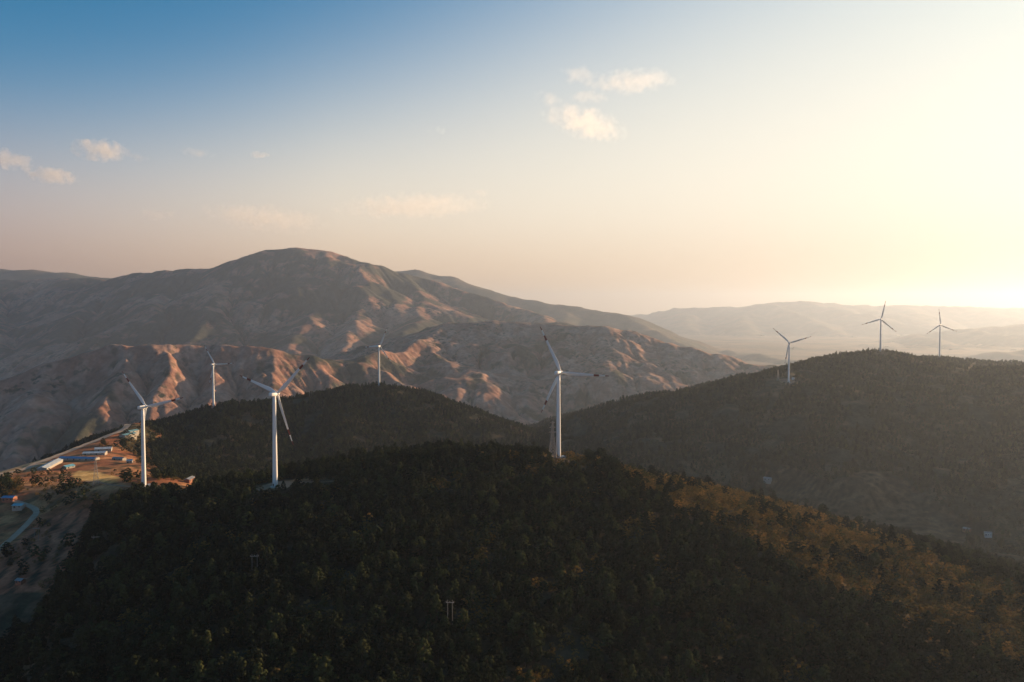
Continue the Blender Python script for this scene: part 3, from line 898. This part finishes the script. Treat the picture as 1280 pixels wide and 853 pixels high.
# -- near hill
X, Y = jitter_points(-760, 1000, 200, 1050, 6.3, 1)
Zn = h_near(X, Y); Zf = h_field(X, Y); Z = np.maximum(Zn, Zf)
px, py = to_px(X, Y, Z + 4)
left_forest = in_poly(px, py, [(118,632),(150,622),(200,615),(300,612),(300,900),(-160,1100),(-160,830),(0,800),(42,772),(64,742),(86,700),(112,660)])
ok = seen(px, py) & ((Zn > Zf + 0.2) & (px > 150) | left_forest) & (h_mid(X, Y) < Z) & off_turbines(X, Y, 21)
clr = in_poly(px, py, [(686,566),(716,566),(745,578),(730,586),(690,584)]) | in_poly(px, py, [(345,598),(425,597),(425,606),(345,609)]) | in_poly(px, py, [(150,600),(245,600),(240,613),(150,618)])
wob = 26 * fbm(X / 60, Y / 60, 4, 401)
lit_flank = in_poly(px + wob, py + wob * 0.8, [(745,560),(860,570),(1000,610),(1110,670),(1300,745),(1300,822),(1150,775),(1000,715),(900,656),(800,606)])
g = np.random.default_rng(5)
glade = fbm(X / 40, Y / 40, 3, 300) > 0.42
ok &= ~clr & ~(lit_flank & (g.uniform(0, 1, len(X)) < 0.76 + 0.3 * sstep(-0.25, 0.2, fbm(X / 50, Y / 50, 3, 402)))) & ~glade
X, Y, Z, px, py = X[ok], Y[ok], Z[ok], px[ok], py[ok]
inview = (px > 4) & (px < 1276) & (py < 846) & (py > 400)
idx = np.where(inview)[0]; idx = idx[np.argsort(Y[idx])]
single = idx[:300]
rest = np.ones(len(X), bool); rest[single] = False
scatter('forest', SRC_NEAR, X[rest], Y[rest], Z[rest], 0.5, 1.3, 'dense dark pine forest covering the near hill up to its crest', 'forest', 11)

g = random.Random(9)
for i in single:
    k = g.randrange(8); cm, tm = PINES[k]; s = 0.52 + 0.75 * g.random() ** 1.3
    t = empty('pine_tree', (X[i], Y[i], Z[i] - 0.3), g.uniform(0, 6.283)); t.scale = (s * g.uniform(.9, 1.1), s * g.uniform(.9, 1.1), s * g.uniform(.9, 1.15))
    tag(t, 'dark pine tree on the shaded slope along the bottom edge of the photo', 'tree', 'nearest pines at the foot of the picture')
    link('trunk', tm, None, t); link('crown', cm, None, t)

# -- parched scrub on the lit flank and glades, low-sun orange put into its colour
X, Y = jitter_points(-300, 900, 300, 900, 4.0, 2)
Z = h_near(X, Y); px, py = to_px(X, Y, Z + 1)
wob = 26 * fbm(X / 60, Y / 60, 4, 401)
lit_flank = in_poly(px + wob, py + wob * 0.8, [(735,565),(860,575),(1000,615),(1110,675),(1300,748),(1300,832),(1150,782),(1000,720),(900,660),(790,608)])
gl = (fbm(X / 40, Y / 40, 3, 300) > 0.40) & (g.random() < 2) & (px > 150)
tc = in_poly(px, py, [(600,552),(745,565),(760,590),(690,590),(600,575)]) & off_turbines(X, Y, 9)
r_ = np.random.default_rng(3).uniform(0, 1, len(X))
ok = seen(px, py) & ((lit_flank & (r_ < 0.9)) | (gl & (r_ < 0.6)) | (tc & (r_ < 0.35))) & off_turbines(X, Y, 7)
scatter('scrub', SRC_BUSH, X[ok], Y[ok], Z[ok], 0.7, 2.0, 'parched brown scrub, low-sun orange put into its colour, on the sunlit right flank of the near hill', 'scrub', 12, 0.15)

# -- middle hill
X, Y = jitter_points(-900, 520, 1020, 2100, 7.0, 4)
Zm = h_mid(X, Y); Zf = h_field(X, Y); Z = np.maximum(Zm, Zf); px, py = to_px(X, Y, Z + 4)
ok = seen(px, py) & ((Zm > Zf - 1) | in_poly(px, py, [(186,528),(300,495),(300,606),(252,606),(205,598),(190,572)])) & (Z > h_near(X, Y)) & (Z > FLOOR + 30) & off_turbines(X, Y, 9) & (fbm(X / 55, Y / 55, 3, 301) < 0.5)
scatter('forest', SRC_FAR, X[ok], Y[ok], Z[ok], 0.6, 1.05, 'green pine forest over the rounded hill behind the village', 'forest', 13)

# -- right hill
X, Y = jitter_points(40, 2750, 950, 2650, 8.0, 6)
Z = h_right(X, Y); px, py = to_px(X, Y, Z + 3)
ok = seen(px, py) & (Z > h_near(X, Y)) & (Z > FLOOR + 20) & off_turbines(X, Y, 14) & ~in_poly(px, py, TERR) & ~in_poly(px, py, TERR2) & (fbm(X / 60, Y / 60, 3, 302) < 0.38)
thin = (py > 610) & (np.random.default_rng(8).uniform(0, 1, len(X)) < 0.55)
cut = np.abs((px - 975) - (py - 480) * -0.42) < 3.2
ok &= ~thin & ~(cut & (py > 478) & (py < 545)) & ~in_poly(px, py, [(1209,462),(1214,456),(1220,451),(1222,452),(1216,459),(1212,463)])
scatter('forest', SRC_FAR, X[ok], Y[ok], Z[ok], 0.5, 0.95, 'hazy dark forest over the long hill at the right', 'forest', 14)

# -- hedges and bushes of the village plateau
X, Y = jitter_points(-1000, -180, 560, 1450, 5.0, 7)
Z = h_field(X, Y); px, py = to_px(X, Y, Z + 1); r_ = np.random.default_rng(4).uniform(0, 1, len(X))
dens = sstep(0.18, 0.45, fbm(X / 35, Y / 35, 3, 303)) * 0.5
dens = np.maximum(dens, in_poly(px, py, [(-20,596),(26,600),(30,612),(12,622),(-20,624)]) * 0.95)
dens = np.maximum(dens, in_poly(px, py, [(150,530),(190,528),(215,560),(230,600),(195,600),(172,572),(150,556)]) * 0.7)
dens = np.maximum(dens, in_poly(px, py, [(30,610),(120,612),(118,635),(95,632),(60,628)]) * 0.35)
dens = np.maximum(dens, in_poly(px, py, [(40,655),(60,650),(64,664),(50,672)]) * 0.5)
dens = np.maximum(dens, in_poly(px, py, [(20,595),(60,581),(140,548),(172,531),(172,527),(60,571),(0,590)]) * 0.12)
free = ~in_poly(px, py, [(-20,604),(25,596),(60,582),(105,564),(140,550),(178,534),(174,522),(135,536),(100,550),(50,570),(20,583),(-20,590)]) & ~in_poly(px, py, [(40,590),(75,572),(115,558),(145,560),(170,572),(168,582),(100,590)]) & ~in_poly(px, py, [(-5,620),(50,632),(52,642),(30,662),(0,692),(-10,660)]) & ~in_poly(px, py, [(88,588),(152,594),(152,606),(88,602)])
ok = seen(px, py, 60) & (r_ < dens) & free & off_turbines(X, Y, 12) & (Z > h_near(X, Y)) & (Z > CZ - 330)
scatter('bushes', SRC_BUSH + SRC_FAR[:1], X[ok], Y[ok], Z[ok], 0.6, 1.3, 'scattered bushes and hedges on the brown village plateau', 'bushes', 15, 0.1)

lone = ground(22, 594); t = empty('round_tree', lone, 0.4); t.scale = (0.95, 0.95, 0.72)
tag(t, 'lone dark round tree on the lit field beside the plateau road', 'tree'); link('trunk', PINES[1][1], None, t); link('crown', PINES[1][0], None, t)

# ================================================================== WIND TURBINES
ROT = 48.0
def blade_section(r):
    t = r / ROT
    if t < 0.2: k = sstep(0.03, 0.2, np.array(t)); ch = 1.9 + (3.7 - 1.9) * float(k); th = 1.9 + (0.85 - 1.9) * float(k)
    else: q = (t - 0.2) / 0.8; ch = 3.7 * (1 - q) ** 0.75 * 0.86 + 0.45; th = 0.85 * (1 - q) + 0.10
    tw = R(14) * (1 - min(1, t * 1.15)) ** 1.5 + R(3)
    return ch, th, tw, 1.6 * t * t
def blade_part(r0, r1, k, extra=0.0):
    m = MB(); N = 12; rows = []
    for i in range(k + 1):
        r = r0 + (r1 - r0) * i / k; ch, th, tw, pre = blade_section(r); ch += extra; th += extra; row = []
        for j in range(N):
            a = 2 * math.pi * j / N
            x = -0.5 * ch * math.cos(a) + ch * 0.18 * min(1, r / ROT * 5); y = 0.5 * th * math.sin(a) * (1.0 if math.cos(a) > 0 else 0.75)
            row.append((x * math.cos(tw) - y * math.sin(tw), x * math.sin(tw) + y * math.cos(tw) + pre, r))
        rows += row
    f = [(i * N + j, i * N + (j + 1) % N, (i + 1) * N + (j + 1) % N, (i + 1) * N + j) for i in range(k) for j in range(N)]
    m.add(rows, f, True); m.add(rows[:N], [tuple(range(N))[::-1]]); m.add(rows[-N:], [tuple(range(N))])
    return m
BL = MB(); 
for a, b, k in ((1.2, 0.69 * ROT, 18), (0.80 * ROT, 0.92 * ROT, 4)):
    p = blade_part(a, b, k); BL.add(p.v, p.f, True); BL.sm[-2:] = [False, False]
ME_BLADE = BL.mesh('blade'); ME_BLADE.materials.append(M_BLADE)
ME_BAND1 = blade_part(0.69 * ROT, 0.80 * ROT, 4).mesh('red_band'); ME_BAND1.materials.append(M_RED)
ME_BAND2 = blade_part(0.92 * ROT, ROT, 4).mesh('red_band'); ME_BAND2.materials.append(M_RED)

def turbine(hub_px, base_px, D, yaw, phase, label):
    b = at(*base_px, D); hp = at(*hub_px, D)
    bz = float(h_all(b[0], b[1])[0]); Hh = hp[2] - bz                     # tower foot stands on the hill
    root = empty('wind_turbine', (b[0], b[1], bz), -R(yaw))
    tag(root, label, 'wind turbine', 'wind turbines on the hills')
    m = MB(); prof = []
    for i in range(13):
        t = i / 12; prof.append((2.3 - 0.85 * t, -2.0 + (Hh - 1.7 + 2.0) * t))
    m.lathe(prof, 28); tw_ = m.build('tower', M_TOWER, root)
    for t in (0.3, 0.62):
        rr = 2.3 - 0.85 * t; zz = -2.0 + (Hh + 0.3) * t; m = MB(); m.lathe([(rr + .02, zz - .22), (rr + .07, zz - .15), (rr + .07, zz + .15), (rr + .02, zz + .22)], 28); m.build('flange', M_TOWER, tw_)
    m = MB(); m.lathe([(4.2, -1.5), (4.2, 0.35), (2.9, 0.75)], 24); m.build('foundation', M_CONC, root)
    m = MB(); m.box(-0.55, 0.55, -2.42, -2.2, 0.8, 3.0); m.build('door', M_DOOR, root)
    # nacelle: rounded body lying along y
    m = MB(); N = 16; rows = []; ys = [-5.6, -5.2, -4.2, -1, 1.8, 2.6]; sc = [0.55, 0.82, 0.97, 1.0, 0.95, 0.72]
    for y, s in zip(ys, sc):
        for j in range(N):
            a = 2 * math.pi * j / N; c, d = math.cos(a), math.sin(a)
            rows.append((1.85 * s * math.copysign(abs(c) ** 0.55, c), y, Hh + 0.1 + 1.95 * s * math.copysign(abs(d) ** 0.55, d)))
    f = [(i * N + j, i * N + (j + 1) % N, (i + 1) * N + (j + 1) % N, (i + 1) * N + j) for i in range(len(ys) - 1) for j in range(N)]
    m.add(rows, f, True); m.add(rows[:N], [tuple(range(N))[::-1]]); m.add(rows[-N:], [tuple(range(N))])
    nac = m.build('nacelle', M_TOWER, root)
    m = MB(); m.bar((0.5, -4.0, Hh + 1.9), (0.5, -4.0, Hh + 3.3), 0.06, n=5); m.bar((-0.5, -4.0, Hh + 1.9), (-0.5, -4.0, Hh + 3.0), 0.06, n=5); m.build('wind_vane', M_STEEL, nac)
    tilt = Matrix.Translation((0, 4.1, Hh + 0.25)) @ Matrix.Rotation(R(5), 4, 'X')
    m = MB(); m.lathe([(1.35, -1.5), (1.75, -0.9), (1.8, 0.4), (1.55, 1.3), (0.95, 2.0), (0.15, 2.35)], 20, 'Y')
    hubo = m.build('hub', M_TOWER, root); hubo.matrix_basis = tilt
    for i in range(3):
        a = R(phase + 120 * i - 90)
        bl = link('blade', ME_BLADE, None, root); bl.matrix_basis = tilt @ Matrix.Rotation(a, 4, 'Y') @ Matrix.Rotation(R(-2.5), 4, 'X')
        link('red_band', ME_BAND1, None, bl); link('red_band', ME_BAND2, None, bl)
    return root

turbine((183.2,509.5),(180,611),800,22,47,'white wind turbine nearest the sheds, leftmost of the three tall front turbines')
turbine((346.5,493.0),(344,605),695,25,17,'white wind turbine second from left in front, its blades forming a wide V')
turbine((699.5,466.5),(698,573),735,33,62,'tall white wind turbine on the near hill crest beside the lattice mast')
turbine((267.6,456),(267,506),1650,22,56,'small white wind turbine peeping over the left shoulder of the middle hill')
turbine((474.2,433),(474,478),1850,25,115,'small white wind turbine on the summit of the middle hill')
turbine((986.6,429),(986,474),1765,25,42,'white wind turbine on the left flank of the right hill')
turbine((1101.2,399.5),(1100.5,437),2017,29,102,'slender wind turbine on the summit of the right hill')
turbine((1175.4,406.6),(1174.5,440),2383,42,84,'farthest slender wind turbine at the right edge, behind the right summit')

# ================================================================== BUILDINGS
def on_ground(px, py): return ground(px, py)

def shed(name, a, b, depth, hw, label, cat, roof, wall, rise=1.4, over=0.5, doors=2, wins=0, chimney=False, group=None):
    """gabled building whose front eaves line runs from pixel a to pixel b"""
    A = on_ground(*a); B = on_ground(*b); d = B[:2] - A[:2]; L = float(np.hypot(*d)); u = d / L; n = np.array([-u[1], u[0]])
    if n[1] < 0: n = -n
    C = 0.5 * (A[:2] + B[:2]) + n * depth / 2
    cs = [C + u * sx * L / 2 + n * sy * depth / 2 for sx in (-1, 1) for sy in (-1, 1)]
    hz_ = h_all([c[0] for c in cs], [c[1] for c in cs]); z = float(hz_.max()) - 0.1; sink = float(hz_.max() - hz_.min()) + 1.0
    root = empty(name, (C[0], C[1], z), math.atan2(u[1], u[0])); tag(root, label, cat, group)
    sgn = 1.0 if (-u[1] * n[0] + u[0] * n[1]) > 0 else -1.0                 # local +y = away from the camera when sgn > 0
    hl, hd = L / 2, depth / 2
    m = MB(); m.box(-hl, hl, -hd, hd, -sink, hw)
    m.add([(-hl, -hd, hw), (-hl, hd, hw), (-hl, 0, hw + rise)], [(0, 1, 2)]); m.add([(hl, -hd, hw), (hl, hd, hw), (hl, 0, hw + rise)], [(2, 1, 0)])
    m.build('wall', wall, root)
    o = over; k = rise / hd; m = MB()
    for s in (-1, 1):
        y0, z0, y1, z1 = s * (hd + o), hw - k * o + 0.12, 0.0, hw + rise + 0.12
        vv = [(-hl - o, y0, z0), (hl + o, y0, z0), (hl + o, y1, z1), (-hl - o, y1, z1)]
        vv += [(x, y, zz + 0.14) for x, y, zz in vv]
        m.add(vv, [(0,3,2,1),(4,5,6,7),(0,1,5,4),(1,2,6,5),(2,3,7,6),(3,0,4,7)])
    rf = m.build('roof', roof, root)
    m = MB(); m.bar((-hl - o, 0, hw + rise + 0.24), (hl + o, 0, hw + rise + 0.24), 0.14, n=6); m.build('ridge_cap', roof, rf)
    f = -sgn * hd
    nd = doors + wins
    for i in range(nd):
        x = -hl + L * (i + 0.5) / nd; m = MB(); y0, y1 = sorted((f, f - sgn * 0.08))
        if i % 2 == 0 and doors > i // 2: m.box(x - 0.9, x + 0.9, y0, y1, 0.1, min(2.3, hw - .2)); m.build('door', M_DOOR, root)
        else: m.box(x - 0.7, x + 0.7, y0, y1, 1.1, min(2.2, hw - .2)); m.build('window', M_GLASS, root)
    if chimney:
        m = MB(); m.box(hl * .5, hl * .5 + .7, -.35, .35, hw + rise * .6, hw + rise + 1.0); m.build('chimney', wall, rf)
    return root

shed('farm_shed', (46,588.5), (67,578.5), 12, 2.6, 'long pale grey roofed shed lying slanted, nearest the plateau road', 'shed', M_RPALE, M_WALL, 1.6, doors=3)
shed('farm_shed', (73,576), (119,576), 11, 2.6, 'longest shed with a blue roof in the village field', 'shed', M_RBLUE, M_WALL, 1.5, doors=3, wins=3)
shed('farm_shed', (103,569.5), (131,569.5), 13, 2.5, 'pale roofed shed just behind the long blue roof', 'shed', M_RPALE, M_WALL, 1.7, doors=2, wins=2)
shed('farm_shed', (118,564.5), (139,565), 13, 2.8, 'grey teal roofed shed at the back of the village rows', 'shed', M_RPALE, M_WALL, 1.8, doors=2)
shed('farm_shed', (83,587), (94,584.5), 9, 2.5, 'small light blue roofed shed in front of the long blue one', 'shed', M_RCYAN, M_WALL, 1.6, doors=1, wins=1)
shed('farm_shed', (140,575), (153,576), 8, 2.4, 'small grey roofed shed in the middle of the village field', 'shed', M_RGREY, M_WALL, 1.2, doors=1, wins=1)
shed('farmhouse', (158,579.5), (165,579.5), 7, 3.2, 'small white farmhouse with pale blue roof right of the sheds', 'house', M_RPALE, M_WALL, 1.5, doors=1, wins=1, chimney=True)
shed('farm_shed', (156,549), (171,550), 11, 3.0, 'dark teal roofed shed below the wooded hill, the front one', 'shed', M_RTEAL, M_WALL, 1.6, doors=1, wins=2)
shed('farm_shed', (163,545), (174,545.5), 10, 3.0, 'dark teal roofed shed below the wooded hill, the rear one', 'shed', M_RTEAL, M_WALL, 1.6, doors=1, wins=1)
shed('farmhouse', (2,629.5), (16,628.5), 8, 3.2, 'house with a bright blue roof beside the bend of the lower road', 'house', M_RBLUE, M_BRICK, 1.2, doors=1, wins=2)
shed('farmhouse', (15,640), (27,639), 8, 2.8, 'house with a pale cyan roof below the bright blue roofed one', 'house', M_RCYAN, M_WALL, 1.1, doors=1, wins=1)
shed('farmhouse', (19,733), (26,733), 5, 2.4, 'small dark roofed hut on the lower left slope', 'hut', M_RGREY, M_BRICK, 1.0, doors=1, wins=1)
shed('brick_house', (237,605), (244,605), 6, 2.6, 'low red brick house between the two left front turbines', 'house', M_RGREY, M_BRICK, 1.0, doors=1, wins=2)
shed('valley_house', (1231,673), (1240,673), 7, 4.2, 'white two storey house alone in the dark valley at the right', 'house', M_RGREY, M_PLASTER, 1.0, doors=1, wins=2)
shed('valley_house', (1203,666), (1211,667), 8, 3.0, 'small brown house just left of the white valley house', 'house', M_RGREY, M_BRICK, 1.2, doors=1, wins=1)
shed('valley_house', (954,605), (963,606), 8, 3.0, 'small pale house half hidden behind the lit flank of the near hill', 'house', M_RGREY, M_WALL, 1.2, doors=1, wins=1)

def kiosk(px, py, label, s=1.0):
    p = ground(px, py); root = empty('transformer_kiosk', (p[0], p[1], p[2]), 0.5); tag(root, label, 'kiosk', 'transformer kiosks at the turbines')
    m = MB(); m.box(-2.1 * s, 2.1 * s, -1.4 * s, 1.4 * s, -1, 2.5 * s); m.build('cabinet', M_TOWER, root)
    m = MB(); m.add([(-2.4*s,-1.7*s,2.5*s),(2.4*s,-1.7*s,2.5*s),(2.4*s,1.7*s,2.5*s),(-2.4*s,1.7*s,2.5*s),(-2.0*s,0,3.1*s),(2.0*s,0,3.1*s)], [(0,1,5,4),(1,2,5),(2,3,4,5),(3,0,4),(3,2,1,0)]); m.build('roof', M_RPALE, root)
    m = MB(); m.box(-0.9 * s, -0.05, -1.46 * s, -1.41 * s, 0.1, 2.1 * s); m.build('door', M_STEEL, root)
    m = MB(); m.box(0.05, 0.9 * s, -1.46 * s, -1.41 * s, 0.1, 2.1 * s); m.build('door', M_STEEL, root)
kiosk(187.5, 608.5, 'white transformer kiosk at the foot of the leftmost front turbine')
kiosk(704.5, 573.5, 'white transformer kiosk at the foot of the turbine on the near crest')
kiosk(991.5, 474.5, 'pale transformer kiosk at the foot of the turbine on the right hill flank', 1.3)

# ================================================================== PYLONS AND POLES
def pylon(px, py, H, w, label, mat, arms=3, thick=0.16, yaw=0.3):
    p = ground(px, py); root = empty('lattice_pylon', (p[0], p[1], p[2] - 0.3), yaw); tag(root, label, 'pylon')
    def hwid(z): t = z / H; return w * (1 - t) ** 1.25 * 0.85 + w * 0.13
    for sx, sy in ((-1,-1),(-1,1),(1,-1),(1,1)):
        m = MB(); zs = [H * i / 6 for i in range(7)]
        for z0, z1 in zip(zs[:-1], zs[1:]): m.bar((sx*hwid(z0), sy*hwid(z0), z0), (sx*hwid(z1), sy*hwid(z1), z1), thick, n=5)
        m.build('leg', mat, root)
    m = MB(); n = 11
    for i in range(n):
        z0, z1 = H * i / n, H * (i + 1) / n; a, b = hwid(z0), hwid(z1)
        for q in range(4):
            c = [(-1,-1),(1,-1),(1,1),(-1,1)]; e, f = c[q], c[(q + 1) % 4]
            m.bar((e[0]*a, e[1]*a, z0), (f[0]*b, f[1]*b, z1), thick * .6, n=4); m.bar((f[0]*a, f[1]*a, z0), (e[0]*b, e[1]*b, z1), thick * .6, n=4)
            m.bar((e[0]*b, e[1]*b, z1), (f[0]*b, f[1]*b, z1), thick * .6, n=4)
    m.build('bracing', mat, root)
    for i in range(arms):
        z = H * (0.97 - 0.13 * i); L = w * (0.75 + 0.22 * i); m = MB(); hb = hwid(z)
        for s in (-1, 1):
            m.bar((0, -hb, z), (s * L, 0, z + .3), thick * .8, n=4); m.bar((0, hb, z), (s * L, 0, z + .3), thick * .8, n=4); m.bar((0, 0, z + 1.4), (s * L, 0, z + .3), thick * .6, n=4)
        ca = m.build('crossarm', mat, root)
        for s in (-1, 1):
            m = MB(); m.bar((s * L, 0, z + .3), (s * L, 0, z - 1.5), 0.14, n=6); m.build('insulator', M_DOOR, ca)
pylon(690.5, 573, 34, 3.0, 'brown lattice mast standing left of the turbine on the near crest', M_RUST, 3, 0.34)
pylon(120, 606, 31, 2.8, 'thin lattice pylon in the lit straw field left of the first turbine', M_STEEL, 3, 0.10)
pylon(972.5, 476, 24, 2.6, 'faint lattice pylon just left of the turbine on the right hill flank', M_STEEL, 2, 0.14)

def hpole(px, py, H, gap, label, yaw=0.0, arm=True, r=0.2):
    p = ground(px, py); root = empty('utility_pole', (p[0], p[1], p[2]), yaw); tag(root, label, 'utility pole')
    for s in (-1, 1):
        m = MB(); m.bar((s * gap / 2, 0, -1.5), (s * gap / 2, 0, H), r, r * .7, n=8); m.build('pole', M_POLE, root)
    m = MB(); m.box(-gap * .85, gap * .85, -.14, .14, H - 1.6, H - 1.3); ca = m.build('crossarm', M_STEEL, root)
    for x in (-gap * .8, 0, gap * .8):
        m = MB(); m.lathe([(.07, H - 1.3), (.16, H - 1.1), (.10, H - 0.95), (.16, H - 0.8), (.05, H - 0.6)], 8, org=(x, 0, 0)); m.build('insulator', M_WALL, ca)
hpole(45.5, 677, 13, 3.4, 'twin pole power line support on the red ploughed slope below the road bend', 0.2)
hpole(121.5, 690, 13, 4.6, 'twin pole power line support at the forest edge lower left', 0.15)
hpole(318.5, 722, 15, 3.2, 'twin pole power line support among dark trees below the second turbine', 0.1)
hpole(562.5, 789, 17, 2.6, 'twin pole power line support deep in the dark forest near the bottom centre', -0.1)
hpole(388, 497, 36, 4.0, 'tall thin twin pole on the crest of the middle hill', 0.0, r=0.32)

# ================================================================== CLOUDS
def cloud_mat(name, dens, soft):
    m = bpy.data.materials.new(name); m.use_nodes = True; nt = m.node_tree; nt.nodes.clear()
    tc = nt.nodes.new('ShaderNodeTexCoord'); oi = nt.nodes.new('ShaderNodeObjectInfo')
    ad = nt.nodes.new('ShaderNodeVectorMath'); ad.operation = 'ADD'
    sc = nt.nodes.new('ShaderNodeVectorMath'); sc.operation = 'SCALE'; sc.inputs['Scale'].default_value = 1.0 / 200.0
    geo = nt.nodes.new('ShaderNodeNewGeometry')
    nt.links.new(geo.outputs['Position'], sc.inputs[0])
    no = nt.nodes.new('ShaderNodeTexNoise'); no.inputs['Scale'].default_value = 1.0; no.inputs['Detail'].default_value = 5.0; no.inputs['Roughness'].default_value = 0.6
    nt.links.new(sc.outputs[0], no.inputs['Vector'])
    ln = nt.nodes.new('ShaderNodeVectorMath'); ln.operation = 'LENGTH'; nt.links.new(tc.outputs['Object'], ln.inputs[0])   # unit ball scaled to the cloud
    def mth(op, a, b, cl=False):
        n = nt.nodes.new('ShaderNodeMath'); n.operation = op; n.use_clamp = cl
        for s, v in zip(n.inputs, (a, b)):
            if isinstance(v, (int, float)): s.default_value = v
            else: nt.links.new(v, s)
        return n.outputs[0]
    core = mth('SUBTRACT', 1.0, ln.outputs['Value'])
    v = mth('ADD', mth('MULTIPLY', core, 1.15), mth('MULTIPLY', mth('SUBTRACT', no.outputs[0], 0.5), 3.8))
    d = mth('MULTIPLY', mth('MULTIPLY', mth('SUBTRACT', v, 0.35), soft, True), mth('MULTIPLY', core, 6.0, True))
    pv = nt.nodes.new('ShaderNodeVolumePrincipled'); pv.inputs['Color'].default_value = (0.98, 0.98, 0.98, 1); pv.inputs['Anisotropy'].default_value = 0.45
    nt.links.new(mth('MULTIPLY', d, dens), pv.inputs['Density'])
    mo = nt.nodes.new('ShaderNodeOutputMaterial'); nt.links.new(pv.outputs[0], mo.inputs['Volume'])
    return m
M_CLOUD = cloud_mat('cloud_vapour', 0.0019, 2.6)
M_WISP = cloud_mat('thin_cloud_vapour', 0.0007, 1.5)
M_SOFT = cloud_mat('soft_cloud_vapour', 0.0009, 1.9)

def cloud(px, py, w, h, label, mat, Yd=15000.0, rot=0.0):
    c = at(px, py, Yd); k = Yd / F
    V = []; Fc = []; nu, nv = 20, 10
    for i in range(nv + 1):
        th = math.pi * i / nv
        for j in range(nu):
            a = 2 * math.pi * j / nu; V.append((math.sin(th) * math.cos(a), math.sin(th) * math.sin(a), math.cos(th)))
    for i in range(nv):
        for j in range(nu): Fc.append((i * nu + j, (i + 1) * nu + j, (i + 1) * nu + (j + 1) % nu, i * nu + (j + 1) % nu))
    me = bpy.data.meshes.new('cloud'); me.from_pydata(V, [], Fc); me.update()
    o = link('cloud', me, mat); o.location = c; o.scale = (w * k / 2, w * k / 2 * 0.7, h * k / 2); o.rotation_euler = (0, R(rot), 0)
    tag(o, label, 'cloud', 'small clouds in the sky'); return o
for px, py, w, h, label, mt, rot in [
    (126,188,78,34,'bright little cumulus cloud in the upper left, above the others',M_CLOUD,4),
    (64,220,72,26,'flat bright cloud low at the far left, right of the edge cloud',M_CLOUD,4),
    (14,199,60,32,'pale cloud cut by the left edge of the picture',M_CLOUD,10),
    (174,197,36,14,'tiny wisp just right of the little cumulus at upper left',M_WISP,8),
    (246,192,52,15,'thin streak of cloud between the left cumulus and the summit',M_WISP,5),
    (325,195,28,13,'tiny white cloud fleck above the main summit',M_CLOUD,3),
    (731,154,124,44,'largest bright cloud high right of the centre',M_SOFT,16),
    (790,102,140,28,'long thin cloud streak above the largest bright cloud',M_WISP,-3),
    (724,94,56,32,'small puff at the top of the group of high clouds',M_WISP,10),
    (686,124,44,22,'small puff at the left of the group of high clouds',M_WISP,12),
    (736,122,64,15,'short flat wisp directly above the largest bright cloud',M_WISP,0),
    (547,163,34,13,'single small wisp left of the high cloud group',M_WISP,0),
    (515,258,220,34,'long low cloud bank right of the main summit',M_WISP,-2),
    (330,273,180,40,'long low pinkish cloud bank just above the main summit',M_WISP,6),
    (196,268,56,18,'small low cloud left above the main summit',M_WISP,3),
    (600,241,36,14,'small faint wisp at the right end of the low cloud bank',M_WISP,0)]:
    cloud(px, py, w, h, label, mt, rot=rot)
